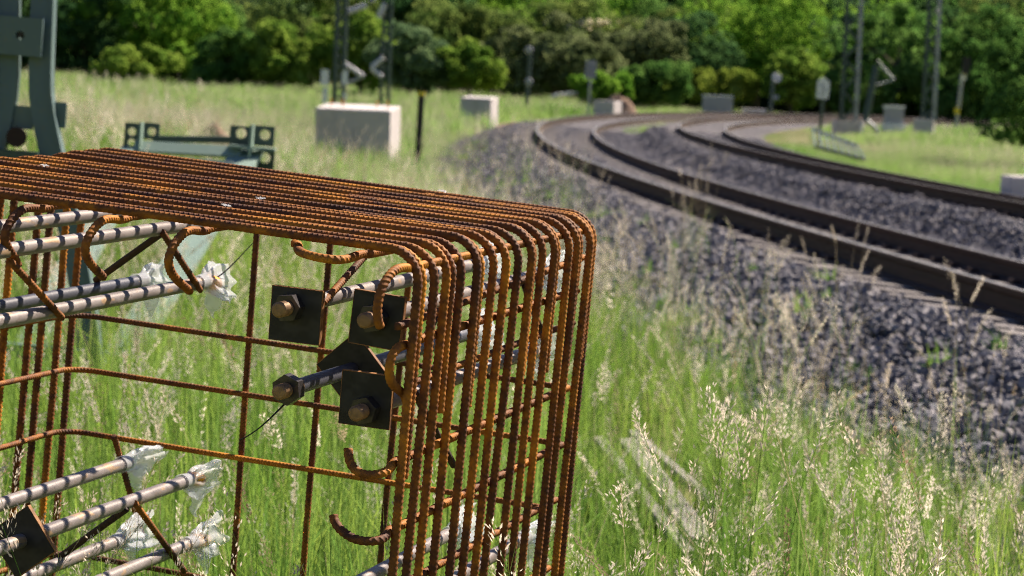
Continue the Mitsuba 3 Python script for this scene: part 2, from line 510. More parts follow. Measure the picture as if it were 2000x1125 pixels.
def bed_frame(s, t):
    e = .12
    x, y = track(s, t)
    z = bed_z(np.array([s]), np.array([t]))[0]
    h = heading(s)
    sl = (np.interp(t + e, PROF_T, PROF_Z) - np.interp(t - e, PROF_T, PROF_Z)) / (2 * e)
    a = np.array([math.cos(h), -math.sin(h), sl])
    a /= np.linalg.norm(a)
    b = np.array([math.sin(h), math.cos(h), 0])
    return np.array([x, y, z]), np.stack([a, b, np.cross(a, b)], 1)


labels['ballast'] = {'label': 'loose grey ballast stones covering the bed of both tracks', 'kind': 'stuff', 'category': 'ballast'}
kk = 0
for s in np.arange(-12, 66, .5):
    for t in list(np.arange(-2.5, -.55, .42)) + [-.1, .37, .8, 1.2, 1.65] + list(np.arange(2.1, 3.5, .42)) + [4.4, 4.85, 5.2] + list(np.arange(5.75, 7.1, .5)):
        if s > 30 and (rg.random() < .3):
            continue
        u = rg.normal(0, .07)
        c, R = bed_frame(s + rg.normal(0, .06), t + u)
        if c[1] < 3:
            continue
        low = -.024 if (-.5 < t < 2.0 or 3.5 < t < 6.0) else .004
        kk += 1
        scene[f'ballast__{kk:04d}'] = {'type': 'instance', 'shapegroup': {'type': 'ref', 'id': f'stone_patch_{rg.integers(NP)}'}, 'to_world': mat(R @ rotz(rg.uniform(0, 6.28)), c + R[:, 2] * low)}

STONE_PLY = [[mikit.ply(m, f'mat_stone_{j}') for j in range(3)] for m in STONES]
n = 0
while n < 300:                                        # the stones that show largest, each its own
    d, px = rg.uniform(9.2, 15.5), rg.uniform(1480, 2010)
    x, y = (px - 1000) / F * d, d
    s, t = offset(x, y)
    if not -2.3 < t[0] < -.7:
        continue
    c, R = bed_frame(s[0], t[0])
    k, j = rg.integers(10), rg.integers(3)
    r = rg.uniform(.026, .044)
    put('ballast_bed', 'stone', {**STONE_PLY[k][j], 'to_world': mat(rand_rot(rg), c + R[:, 2] * rg.uniform(.012, .028), r)}, None)
    n += 1

# ------------------------------------------------------------------ the rusty cage
CM = np.array([[0.95111, 0.30268, 0.06144], [-0.30070, 0.95290, -0.03941], [-0.07047, 0.01901, 0.99733]])
CO = np.array([-0.13456, 3.79152, 1.39217])


def W(p):
    """Cage coordinates (x to the right-hand legs, y into the cage, z up from its top) to the world."""
    return np.asarray(p, float) @ CM.T + CO


LA, DB, BOT = 1.054, 0.97, -1.37
cage = thing('rebar_cage', 'rusty box-shaped cage of ribbed steel bars with bundled anchor bolts, standing in the tall grass', 'reinforcement cage')
rg = np.random.default_rng(5)
SY = [.004, .075, .137, .209, .274, .347, .411, .482, .554, .626, .692, .772, .832, .908, .97]


def lean(y):
    return np.array([rg.normal(0, .004), rg.normal(0, .004), rg.normal(0, .002)])


for i, y in enumerate(SY):
    j = [lean(y) for _ in range(4)]
    pts = fillet([np.array([-LA, y, BOT]) + j[0], np.array([-LA, y, 0]) + j[1] * [1, .6, 1], np.array([0, y, 0]) + j[2] * [1, .5, 1], np.array([0, y, BOT]) + j[3]], .05)
    put(cage, 'stirrup', ribbed(W(pts), .0068, wob=.004, seed=i), f'mat_rust_{[0, 1, 2, 0, 1, 0, 2, 1, 0, 0, 2, 0, 1, 2, 1][i]}', True)
for i, (k, ez, x0) in enumerate([(0, -.345, -.292), (2, -.262, -.262), (4, -.27, -.345), (6, -.268, -.30), (8, -.25, -.372), (10, -.262, -.40), (12, -.266, -.36), (13, -.264, -.33)]):
    y = SY[k] + (.0165 if k != 13 else .018)
    pts = fillet([np.array([x0, y, -.001]), np.array([-.002, y, -.001]), np.array([-.002, y + rg.normal(0, .002), ez])], .048)
    put(cage, 'lap_bar', ribbed(W(pts), .0068, wob=.003, seed=30 + i), f'mat_rust_{[2, 0, 2, 1, 2, 0, 1, 2][i]}', True)
# hoops on the back and left faces
for i, (z, yr) in enumerate([(-.321, .935), (-.429, .94), (-.553, .935), (-.80, .94), (-1.05, .935)]):
    pts = fillet([np.array([-LA + .018, -.05, z + .004]), np.array([-LA + .018, yr, z]), np.array([-.03, yr + .004, z + rg.normal(0, .002)])], .055)
    put(cage, 'hoop_bar', ribbed(W(pts), .0055, .0075, .0010, 8, wob=.004, seed=70 + i), f'mat_rust_{[1, 0, 2, 1, 0][i]}', True)
for i, x in enumerate([(-.674, -.655), (-.522, -.512), (-.355, -.362)]):
    put(cage, 'upright_bar', ribbed(W(np.array([[x[0], .952, -.018], [(x[0] + x[1]) / 2, .953, -.6], [x[1] + .01, .952, BOT]])), .0064, .0082, .0012, 8, wob=.003, seed=80 + i), 'mat_rust_1', True)


def spline(pts, n=40):
    pts = np.asarray(pts, float)
    s = np.r_[0, np.cumsum(np.linalg.norm(np.diff(pts, axis=0), axis=1))]
    return CubicSpline(s, pts)(np.linspace(0, s[-1], n))


def hook(straight, curl, name, mat_, seed, r=.0066):
    c = spline(curl)
    put(cage, name, ribbed(W(np.vstack([straight, c[1:]])), r, .0083, .0012, 10, seed=seed), mat_, True)


for i, (x, g) in enumerate([(-.669, (.012, -.108)), (-.530, (.032, -.110)), (-.389, (.049, -.115))]):
    hook([(x, .90, -.018), (x, .10, -.018)], [(x, .10, -.018), (x, .035, -.0175), (x, -.012, -.025), (x - .003, -.038, -.056), (x - .004, -.012, -.086), (x - .004, g[0], g[1])], 'hooked_bar', f'mat_rust_{[0, 2, 2][i]}', i)
hook([(-.108, .90, -.02), (-.108, .06, -.02)], [(-.108, .06, -.02), (-.110, -.01, -.021), (-.122, -.048, -.022), (-.160, -.046, -.021), (-.195, -.008, -.019), (-.228, .056, -.0185)], 'hooked_bar', 'mat_rust_2', 5)
hook([(-.018, .92, -.026), (-.018, .03, -.024)], [(-.018, .03, -.024), (-.018, -.03, -.022), (-.020, -.080, -.030), (-.023, -.104, -.056), (-.023, -.106, -.085), (-.020, -.097, -.104)], 'hooked_bar', 'mat_rust_2', 6)
hook([(-.018, .92, -.137), (-.018, .05, -.140)], [(-.018, .05, -.140), (-.018, .0, -.142), (-.020, -.036, -.156), (-.022, -.034, -.180), (-.02, -.008, -.204), (-.018, .039, -.228)], 'hooked_bar', 'mat_rust_2', 7)
hook([(-.018, .93, -.319), (-.018, .04, -.322)], [(-.018, .04, -.322), (-.016, .0, -.325), (-.020, -.036, -.332), (-.042, -.047, -.334), (-.062, -.042, -.327), (-.0715, -.036, -.316), (-.076, -.031, -.303)], 'hooked_bar', 'mat_rust_0', 8)
hook([(-.018, .93, -.426), (-.018, .04, -.430)], [(-.018, .04, -.430), (-.012, -.0, -.428), (-.016, -.04, -.433), (-.040, -.048, -.434), (-.066, -.042, -.428), (-.082, -.035, -.419), (-.090, -.029, -.408)], 'hooked_bar', 'mat_rust_0', 9)
for z in (-.53, -.66):
    put(cage, 'tie_bar', ribbed(W(np.array([(-.018, .93, z), (-.018, .4, z), (-.018, .0, z)])), .0062, .0083, .0012, 8), 'mat_rust_0', True)
put(cage, 'tie_bar', ribbed(W(np.array([(-.030, .985, -.081), (-.03, .5, -.098), (-.03, .006, -.115)])), .0062, .0083, .0012, 8), 'mat_rust_1', True)
put(cage, 'tie_bar', ribbed(W(np.array([(-.036, .985, -.205), (-.036, .5, -.21), (-.036, .1, -.215)])), .0055, .0083, .0011, 8), 'mat_rust_1', True)

# anchor bolts: (x, z, y of near end, y of far end)
BOLTS = {'R1': (-.80, -.073, -.25, .737), 'R3': (-.80, -.208, -.25, .737), 'R2': (-.68, -.083, -.28, .745), 'R4': (-.68, -.195, -.28, .747), 'R5': (-.80, -.553, -.25, .737), 'R6': (-.68, -.57, -.28, .753),
         'R7': (-.80, -.701, -.25, .734), 'R8': (-.68, -.697, -.28, .80), 'P1': (-.20, -.108, -.053, .90), 'P2': (-.08, -.112, -.008, .90), 'P3': (-.20, -.237, -.022, .90), 'P4': (-.08, -.254, -.006, .88),
         'Q1': (-.20, -.616, -.05, .90), 'Q2': (-.08, -.618, -.01, .97), 'Q3': (-.20, -.735, -.03, .9), 'Q4': (-.08, -.74, -.01, .9)}
RB = .0121
bolt_key = {}


def hexnut(x, z, y0, y1, af, spin):
    m = trimesh.creation.cylinder(af / 2 / math.cos(math.pi / 6), y1 - y0, sections=6)
    m.apply_transform(trimesh.transformations.rotation_matrix(spin, [0, 0, 1]))
    M = np.eye(4)
    M[:3, :3] = np.array([[1, 0, 0], [0, 0, 1], [0, -1, 0]])
    M[:3, 3] = (x, (y0 + y1) / 2, z)
    m.apply_transform(M)
    c = trimesh.creation.cylinder(af / 2 * 1.06, (y1 - y0) * 1.001, sections=24)
    return m


def to_cage(m):
    m = m.copy()
    m.vertices = W(m.vertices)
    return m


def anchor_plate(cx, cz, y, half, spin, thick=.010, rim=.0006):
    """A square plate across the bolt; the cut edges are a rim of their own colour."""
    c, s = math.cos(spin), math.sin(spin)
    R = np.array([[c, 0, -s], [0, 1, 0], [s, 0, c]])
    b = box((2 * half, thick, 2 * half), (0, 0, 0))
    e = cat([box((.0012, thick - .001, 2 * half + .0016), (sx * (half + .0007), 0, 0)) for sx in (-1, 1)] + [box((2 * half, thick - .001, .0012), (0, 0, sz * (half + .0007))) for sz in (-1, 1)])
    for m in (b, e):
        m.vertices = W(m.vertices @ R.T + [cx, y, cz])
    return b, e


def film_mesh(seed, length=.115, neck=.0150, flare=.034, droop=.02, flat=.55):
    """A torn plastic bag tied over a bolt end: along +y from the tie, crumpled, its mouth ragged."""
    n_s, n_a = 46, 48
    s = np.linspace(-.035, length, n_s)
    a = np.linspace(0, 2 * np.pi, n_a, endpoint=False)
    S, A = np.meshgrid(s, a, indexing='ij')
    g = np.random.default_rng(seed)
    open_ = np.clip(S / length, 0, 1)
    pleat = 1 + .30 * np.sin(A * 7 + 2.2 * meshkit.noise(np.stack([S * 22, A, S * 0 + seed], -1), 3)) * np.clip(open_ * 5, 0, 1) * (1 - .6 * open_)
    rx, rz = neck + (flare * 1.25 - neck) * open_ ** .75, neck + (flare * flat * .7 - neck) * open_ ** .6
    spin = g.uniform(.6, 2.2)
    x, z = rx * np.cos(A) * pleat, rz * np.sin(A) * pleat
    x, z = x * math.cos(spin) - z * math.sin(spin), x * math.sin(spin) + z * math.cos(spin)
    rag = length * (meshkit.noise(np.stack([np.cos(A) * 1.9 + seed, np.sin(A) * 1.5, A * 0], -1), seed) - .4) * .75
    y = S + rag * open_ ** 2
    P = np.stack([x, y, z - droop * open_ ** 2], -1)
    amp = (.0018 + .0075 * open_)[..., None]
    for fr, w in ((26, 1.0), (60, .38), (130, .10)):
        N = np.stack([meshkit.noise(P * fr + 11 * k + seed, seed + k) - .5 for k in range(3)], -1)
        P = P + N * amp * w * 2
    i, j = np.meshgrid(np.arange(n_s - 1), np.arange(n_a), indexing='ij')
    q = np.stack([i * n_a + j, i * n_a + (j + 1) % n_a, (i + 1) * n_a + (j + 1) % n_a, (i + 1) * n_a + j], -1).reshape(-1, 4)
    m = trimesh.Trimesh(P.reshape(-1, 3), np.vstack([q[:, [0, 1, 2]], q[:, [0, 2, 3]]]), process=False)
    # a flap that hangs from the mouth
    u, v = np.meshgrid(np.linspace(0, 1, 14), np.linspace(-1, 1, 10), indexing='ij')
    fx = v * (.028 * (1 - u) + .003)
    fl = np.stack([fx * .5, length * .45 + fx * .8 + u * .012, -droop * .4 - neck * .4 - u * .066], -1)
    fl = fl + (np.stack([meshkit.noise(fl * 45 + 3 * k + seed * 2, k) - .5 for k in range(3)], -1)) * .020
    i, j = np.meshgrid(np.arange(13), np.arange(9), indexing='ij')
    q = np.stack([i * 10 + j, (i + 1) * 10 + j, (i + 1) * 10 + j + 1, i * 10 + j + 1], -1).reshape(-1, 4)
    fm = trimesh.Trimesh(fl.reshape(-1, 3), np.vstack([q[:, [0, 1, 2]], q[:, [0, 2, 3]]]), process=False)
    return cat([m, fm])


for i, (k, (x, z, y0, y1)) in enumerate(BOLTS.items()):
    ys = np.linspace(y0 + (.0 if k[0] == 'R' else .075), y1, 6)
    m = tube(W(np.stack([ys * 0 + x, ys, ys * 0 + z], 1)), RB, 20)
    bk = bolt_key[k] = put(cage, 'anchor_bolt', m, 'mat_rod_blue' if k in ('R3', 'P3') else 'mat_rod', 40, label='dark blue grey anchor bolt' if k in ('R3', 'P3') else None)
    if k[0] != 'R':
        yy = np.arange(y0, y0 + .0752, .0010)
        rr = RB - .0012 + .0011 * np.abs(((yy - y0) / .003) % 1 * 2 - 1)
        rr[:3] = RB - np.array([.0035, .0022, .0012])
        put(bk, 'thread', tube(W(np.stack([yy * 0 + x, yy, yy * 0 + z], 1)), rr, 20), 'mat_thread', 40)
        if k == 'P3':
            put(bk, 'nut', to_cage(hexnut(x, z, y0 + .028, y0 + .050, .042, .35)), 'mat_nut')
        else:
            put(bk, 'nut', to_cage(hexnut(x, z, y0 + .030, y0 + .0525, .038, .2 + i)), 'mat_nut')
PL = {'P1': (-.193, -.120, .005, .0405, .02), 'P2': (-.079, -.116, .050, .0405, -.03), 'P4': (-.085, -.240, .052, .0405, .02), 'P3': (-.2, -.237, .285, .043, .785), 'R6': (-.678, -.572, .114, .043, .70),
      'Q1': (-.2, -.616, .01, .0405, .05), 'Q2': (-.08, -.618, .05, .0405, 0)}
for k, (cx, cz, y, half, spin) in PL.items():
    b, e = anchor_plate(cx, cz, y, half, spin)
    pk = put(bolt_key[k], 'plate', b, 'mat_plate')
    put(bolt_key[k], 'plate_edge', e, 'mat_plate_edge')
for i, (k, L, fl, dr_, cap) in enumerate([('R3', .085, .030, .006, 0), ('R4', .10, .036, .010, 1), ('R5', .10, .036, .012, 0), ('R6', .10, .042, .015, 1), ('R7', .12, .034, .0, 0), ('R8', .11, .036, .008, 1),
                                          ('P1', .13, .034, .004, 0), ('P2', .12, .040, .006, 0), ('P3', .12, .040, .016, 0), ('P4', .12, .046, .004, 1), ('Q1', .12, .036, .006, 0), ('Q2', .10, .036, .0, 0)]):
    x, z, y0, y1 = BOLTS[k]
    m = film_mesh(100 + i, L * .92, .0150, fl * .88, dr_)
    m.vertices = W(m.vertices + [x, y1, z])
    put(bolt_key[k], 'plastic_wrap', m, 'mat_plastic_film', 50)
    if cap:
        ys = np.array([y1, y1 + .02, y1 + .05, y1 + .055])
        put(bolt_key[k], 'protective_cap', tube(W(np.stack([ys * 0 + x, ys, ys * 0 + z - np.array([0, .001, .006, .007])], 1)), np.array([.0132, .0135, .0125, .006]), 16), 'mat_cap', 40)
# ties: the thin dark tails of cable ties
for k, pts in {'R4': [(-.68, .772, -.195), (-.668, .80, -.180), (-.655, .83, -.155), (-.64, .86, -.125)], 'P3': [(-.2, .025, -.253), (-.212, .01, -.272), (-.235, .0, -.30), (-.262, -.01, -.322)]}.items():
    put(bolt_key[k], 'cable_tie', tube(W(spline(pts, 14)), np.linspace(.0016, .0008, 14), 6), 'mat_black', True)
y1 = BOLTS['R4'][3]
# zigzag braces between the bolts
for a, b, rb in [((-.815, .27, -.055), (-.815, -.06, -.20), 0), ((-.667, -.02, -.10), (-.667, .165, -.205), 1), ((-.667, .525, -.085), (-.81, .56, -.195), 0), ((-.667, .515, -.085), (-.667, .70, -.205), 1),
                 ((-.815, .70, -.50), (-.815, .86, -.72), 1), ((-.667, .47, -.575), (-.815, .50, -.70), 0), ((-.667, .50, -.57), (-.667, .74, -.74), 1),
                 ((-.215, .40, -.03), (-.19, .10, -.11), 1), ((-.066, .22, -.25), (-.066, .45, -.40), 0), ((-.066, .75, -.12), (-.066, .93, -.25), 0), ((-.205, .62, -.235), (-.205, .82, -.11), 0), ((-.205, .1, -.62), (-.205, .32, -.735), 1)]:
    a, b = np.array(a, float), np.array(b, float)
    p = W(np.array([a, (a + b) / 2, b]))
    put(cage, 'brace', ribbed(p, .0056, .0083, .0011, 8) if rb else tube(p, .0062, 8), 'mat_rust_1' if rb else 'mat_rust_dark', True)
rg = np.random.default_rng(8)
for x, y in [(-.86, .43), (-.42, .36), (-.40, .18), (-.30, .93)]:     # shreds of film caught on the top
    u, v = np.meshgrid(np.linspace(-1, 1, 7), np.linspace(-1, 1, 5), indexing='ij')
    P = np.stack([u * .007, v * .004, u * 0], -1) + rg.normal(0, .0014, (7, 5, 3))
    m = grid_mesh(P[..., 0] + x, P[..., 1] + y, P[..., 2] + .0125)
    m.vertices = W(m.vertices)
    put(cage, 'film_shred', m, 'mat_plastic_film')

# ------------------------------------------------------------------ steel, concrete and railway gear around the cage
def strip(path, o0, o1, d0, d1):
    """A bar that follows the path [(px, py, d)], its section from o0 to o1 sideways (metres, right positive) and d0 to d1 deep."""
    p = np.array([at(*q) for q in path])
    t = np.gradient(p, axis=0)
    t /= np.linalg.norm(t, axis=1, keepdims=True)
    dep = np.array([0, 1.0, 0])
    s = np.cross(dep, t)
    s /= np.linalg.norm(s, axis=1, keepdims=True)
    s *= np.sign(s[:, :1] + 1e-9)
    v = np.stack([p + s * o + dep * d for o, d in ((o0, d0), (o1, d0), (o1, d1), (o0, d1))], 1).reshape(-1, 3)
    f = []
    for i in range(len(p) - 1):
        for j in range(4):
            a, b, c, e = i * 4 + j, i * 4 + (j + 1) % 4, i * 4 + 4 + (j + 1) % 4, i * 4 + 4 + j
            f += [[a, b, c], [a, c, e]]
    n = len(p) * 4 - 4
    f += [[0, 2, 1], [0, 3, 2], [n, n + 1, n + 2], [n, n + 2, n + 3]]
    m = trimesh.Trimesh(v, f, process=False)
    m.fix_normals()
    return m


def smooth_path(pts, n=26):
    pts = np.asarray(pts, float)
    u = np.r_[0, np.cumsum(np.linalg.norm(np.diff(pts[:, :2], axis=0), axis=1))]
    from scipy.interpolate import PchipInterpolator
    return PchipInterpolator(u, pts)(np.linspace(0, u[-1], n))


D0 = 10.6
mf = thing('mast_foot', 'grey-green steel mast foot with curved legs and cross plates, left behind the cage', 'mast foot')
for pts, sg in (([(112, -760, D0), (90, -300, D0), (82, 0, D0), (77, 170, D0), (82, 215, D0), (100, 305, D0), (131, 430, D0), (154, 545, D0), (170, 660, D0), (176, 780, D0), (172, 905, D0)], 1),
                ([(22, -760, D0), (18, -300, D0), (13, 0, D0), (12, 150, D0), (4, 215, D0), (-18, 305, D0), (-55, 430, D0), (-84, 545, D0), (-108, 660, D0), (-118, 780, D0), (-124, 905, D0)], -1)):
    q = smooth_path(pts, 40)
    lk = put(mf, 'leg', strip(q, -.042, .042, 0, .009), 'mat_green_paint')
    put(lk, 'flange', strip(q, .0425 * sg - .006, .0425 * sg + .006, -.012, .075), 'mat_green_paint')
    put(lk, 'inner_flange', strip(q, -.0425 * sg - .004, -.0425 * sg + .004, .0, .07), 'mat_green_paint')


def facing(px0, px1, py0, py1, d, thick, holes=(), bsdf='mat_green_paint'):
    """A plate square to the view direction's heading, given by its photograph rectangle; holes as (px, py, radius in px)."""
    a = at((px0 + px1) / 2, (py0 + py1) / 2, d)
    k = d / F
    o = [((x - (px0 + px1) / 2) * k, -(y - (py0 + py1) / 2) * k) for x, y in ((px0, py1), (px1, py1), (px1, py0), (px0, py0))]
    m = plate_with_holes(o, [((x - (px0 + px1) / 2) * k, -(y - (py0 + py1) / 2) * k, r * k) for x, y, r in holes], thick)
    R = np.array([[1, 0, 0], [0, 0, 1.0], [0, 1, 0]]).T
    c, s = math.cos(ROLL), math.sin(ROLL)
    R = np.array([[c, 0, s], [0, 1, 0], [-s, 0, c]]) @ np.array([[1, 0, 0], [0, 0, -1], [0, 1, 0.0]])
    m.vertices = m.vertices @ R.T + a
    return m


put(mf, 'cross_plate', facing(-60, 84, 31, 106, D0 - .03, .022, [(41, 67, 8.5)]), 'mat_green_paint', label='cross plate with a round bolt hole')
put(mf, 'cross_plate', facing(-20, 66, 205, 250, D0 + .03, .012), 'mat_green_paint')
put(mf, 'cross_plate', facing(-110, 170, 668, 694, D0 + .02, .10), 'mat_green_paint')
put(mf, 'cross_plate', facing(-60, 88, -330, -255, D0 - .03, .022), 'mat_green_paint')
put(mf, 'bolt', tube([at(41, 67, D0 - .045), at(41, 67, D0 - .02), at(41, 67, D0 + .03)], .015, 6), 'mat_black')
put(mf, 'lug_plate', facing(92, 130, 199, 249, D0 + .06, .012), 'mat_green_paint')
put(mf, 'pipe', tube([at(32, 268, D0 - .06), at(32, 268, D0 + .05), at(33, 268, D0 + .16)], .042, 20), 'mat_rail', 40)
put(mf, 'tie_beam', facing(-70, 79, 291, 312, D0 - .02, .06), 'mat_mast_paint')
for x in (172, -124):
    p = at(x, 905, D0)
    put(mf, 'foot_plate', box((.26, .26, .03), (p[0], p[1] + .03, .035)), 'mat_green_paint')

fr = thing('steel_trestle', 'pale grey-green steel trestle with drilled end plates, lying in the grass behind the cage', 'steel trestle')
d = 14.0
for x0, x1, y0, y1, hs in ((449, 489, 246, 285, [(471, 260, 10)]), (495, 536, 246, 285, [(518, 263, 10)]), (497, 536, 291, 331, [(518, 308, 10)])):
    put(fr, 'end_plate', facing(x0, x1, y0, y1, d, .012, hs), 'mat_mast_paint')
for x0, x1, y0, y1, hs in ((243, 275, 240, 290, [(258, 257, 8), (258, 278, 7)]), (280, 312, 240, 272, [(297, 257, 8)])):
    put(fr, 'end_plate', facing(x0, x1, y0, y1, d + .05, .012, hs), 'mat_mast_paint')
put(fr, 'stiffener_fin', facing(489.5, 494.5, 243, 333, d - .06, .10), 'mat_pale_paint')
put(fr, 'stiffener_fin', facing(449, 540, 285.5, 290.5, d - .05, .09), 'mat_pale_paint')
put(fr, 'stiffener_fin', facing(275.5, 279.5, 238, 292, d - .05, .09), 'mat_pale_paint')
put(fr, 'cross_beam', beam(at(300, 271, d + .1), at(452, 273, d + .1), .10, .035), 'mat_mast_paint')
put(fr, 'cross_beam', beam(at(262, 286, d - .1), at(470, 298, d - .1), .075, .02, (0, -.7, .7)), 'mat_pale_paint')
put(fr, 'cross_beam', beam(at(262, 312, d - .3), at(455, 325, d - .3), .06, .02, (0, -.7, .7)), 'mat_green_paint')
for a, b in (((484, 296, d - .02), (215, 735, 11.5)), ((268, 292, d), (40, 720, 11.5))):
    put(fr, 'sloping_beam', beam(at(*a), at(*b), .175, .03), 'mat_pale_paint')
put(fr, 'foot_beam', beam(at(30, 725, 11.45), at(232, 742, 11.45), .12, .05), 'mat_pale_paint')


def block(px0, px1, py0, d, depth, yaw, label, bsdf='mat_concrete', name='concrete_block', cat_='concrete block', bottom=-.15, group=None, bevel=.02, tilt=.0):
    k = thing(name, label, cat_, group)
    a, b = at(px0, py0, d), at(px1, py0, d)
    w, zt = np.linalg.norm(b - a), (a[2] + b[2]) / 2
    z0 = min(bottom, float(field_z(*a[:2])) + bottom)
    ct, st_ = math.cos(tilt), math.sin(tilt)
    put(k, 'body', box((w, depth, zt - z0), ((a[0] + b[0]) / 2, a[1] + depth / 2, (zt + z0) / 2), rotz(yaw) @ np.array([[1, 0, 0], [0, ct, -st_], [0, st_, ct]]), bevel), bsdf)
    return k, a, b, zt


k, a, b, zt = block(622, 772, 209, 50, 1.15, -.13, 'large pale concrete foundation block in the grass with four orange bolt stubs on top', tilt=.075)
for x in (645, 668, 735, 756):
    p = at(x, 208, 50.3)
    put(k, 'bolt_stub', tube([[p[0], p[1] + .2, zt - .06], [p[0], p[1] + .2, zt + .06], [p[0], p[1] + .2, zt + .14]], .018, 8), 'mat_orange')
block(905, 967, 190, 88, 1.2, -.20, 'concrete block with a bright white right side, between the black post and the curve', tilt=.05)
block(1166, 1209, 197, 122, 1.2, -.36, 'low concrete block with a white end, outside the bend before the earth heap')
block(1632, 1680, 237, 104, 1.2, .02, 'concrete block carrying the lattice mast with one light grey leg')
block(1790, 1829, 233, 108, 1.2, -.2, 'concrete block with a white right side under the rightmost lattice mast')
block(1971, 2030, 345, 36, .55, .08, 'grey concrete post cut by the right edge of the picture beside the verge')
k, a, b, zt = block(1374, 1431, 189, 150, .8, 0, 'grey trackside cabinet with vertical ribs and a light top, beyond the bend', 'mat_cabinet', 'trackside_cabinet', 'cabinet', bevel=0)
put(k, 'lid', box((abs(b[0] - a[0]) + .06, .9, .09), ((a[0] + b[0]) / 2, a[1] + .4, zt + .045)), 'mat_white')
for i in range(5):
    x = a[0] + (b[0] - a[0]) * i / 4
    put(k, 'rib', box((.05, .05, zt + .1), (x, a[1] - .026, zt / 2 - .05)), 'mat_mast_grey')
k, a, b, zt = block(1731, 1766, 211, 112, .7, 0, 'small grey cabinet on a white base between the two right-hand lattice masts', 'mat_cabinet', 'trackside_cabinet', 'cabinet', bottom=.55, bevel=0)
put(k, 'lid', box((abs(b[0] - a[0]) + .08, .8, .10), ((a[0] + b[0]) / 2, a[1] + .35, zt + .05)), 'mat_white')
put(k, 'base', box((abs(b[0] - a[0]) + .12, .9, .75), ((a[0] + b[0]) / 2, a[1] + .35, .17)), 'mat_white')
k = thing('concrete_slab', 'white concrete slab lying flat to the right of the ribbed cabinet', 'slab')
a, b = at(1452, 212, 150), at(1497, 214, 150)
put(k, 'body', box((b[0] - a[0], 1.0, .30), ((a[0] + b[0]) / 2, a[1] + .5, a[2] - .15), None, .02), 'mat_concrete')

# black post with a yellow top
k = thing('marker_post', 'thin black marker post with a yellow top in the grass beside the large concrete block', 'post')
a = at(823, 187, 47)
put(k, 'shaft', tube([[a[0] - .03, a[1], 0], [a[0] - .015, a[1], .5], a], .06, 10), 'mat_black', 40)
put(k, 'cap', tube([a, a + [0, 0, .05], a + [0, 0, .07]], .064, 10), 'mat_yellow', 40)


def insulator(parent, p0, p1, r, n=9, name='insulator', bsdf='mat_porcelain'):
    p0, p1 = np.asarray(p0, float), np.asarray(p1, float)
    u = np.linspace(0, 1, n * 4 + 1)
    put(parent, name, tube(p0 + (p1 - p0) * u[:, None], r * (.72 + .28 * np.cos(u * n * 2 * np.pi)), 12), bsdf, True)


def lattice_mast(label, px, py, d, w, h, bsdf_a='mat_mast_paint', bsdf_b='mat_mast_paint', lean_=0.0, z0=0.0, taper=.75, leg=.11):
    k = thing('lattice_mast', label, 'mast')
    c = at(px, py, d)
    c = np.array([c[0], c[1], z0])
    for sx in (-1, 1):
        for sy in (-1, 1):
            put(k, 'leg', beam(c + [sx * w / 2, sy * w / 2, 0], c + [sx * w / 2 * taper + lean_ * h, sy * w / 2 * taper, h], leg, leg, (0, 1, 0)), bsdf_b if sx > 0 else bsdf_a)
    n = int(h / (w * 1.05))
    bars = [], []
    for i in range(n):
        u0, u1 = i / n, (i + 1) / n
        s = 1 if i % 2 else -1
        for jj, sy in enumerate((-1, 1)):
            A = c + [s * w / 2 * (1 + (taper - 1) * u0) + lean_ * h * u0, sy * w / 2 * (1 + (taper - 1) * u0), h * u0]
            B = c + [-s * w / 2 * (1 + (taper - 1) * u1) + lean_ * h * u1, sy * w / 2 * (1 + (taper - 1) * u1), h * u1]
            bars[jj].append(beam(A, B, .05, .05, (0, 1, 0)))
    for bb in bars:
        put(k, 'lacing', cat(bb), bsdf_a)
    put(k, 'foot', box((w + .25, w + .25, .12), (c[0], c[1], z0 + .03)), bsdf_a)
    return k, c


k, c = lattice_mast('dark green lattice mast behind the large concrete block, with white insulators and white boards', 661, 205, 75, .27, 7.5)
for q0, q1, r in (((678, 24, 74.8), (716, 10, 74.8), .11), ((668, 121, 74.8), (710, 149, 74.8), .09), ((722, 4, 74.8), (732, -2, 74.8), .09)):
    insulator(k, at(*q0), at(*q1), r)
put(k, 'bracket', tube([at(668, 168, 74.8), at(690, 158, 74.8), at(710, 149, 74.8)], .045, 8), 'mat_mast_grey')
for x0, x1, y0, y1 in ((627, 642, 136, 166), (630, 640, 170, 201), (668, 679, 138, 164), (670, 677, 182, 196)):
    put(k, 'white_board', facing(x0, x1, y0, y1, 74.7, .03), 'mat_white')
k, c = lattice_mast('dark green lattice mast in the grass just right of the mast with white boards', 752, 160, 105, .34, 8.0)
for q0, q1, r in (((752, 8, 104.5), (740, 34, 104.5), .16), ((749, 112, 104.5), (726, 132, 104.5), .14), ((725, 134, 104.5), (746, 150, 104.5), .13)):
    insulator(k, at(*q0), at(*q1), r, 6)
k, c = lattice_mast('lattice mast with one dark and one light grey leg on a concrete block', 1657, 237, 104.5, .60, 9.0, 'mat_mast_paint', 'mat_mast_grey', 0, at(1657, 237, 104.5)[2] - .02, .9, .085)
insulator(k, at(1683, 236, 104), at(1682, 262, 104), .10, 3)
k, c = lattice_mast('rightmost lattice mast on a concrete block with a white side', 1813, 233, 108.5, .48, 9.0, 'mat_mast_paint', 'mat_mast_grey', 0, at(1813, 233, 108.5)[2] - .02, .9, .085)
insulator(k, at(1829, 17, 108), at(1833, 27, 108), .10, 3)


def pole(k, p0, p1, r, bsdf='mat_mast_grey', name='post'):
    put(k, name, tube([p0, (np.asarray(p0) + p1) / 2, p1], r, 12), bsdf, 40)


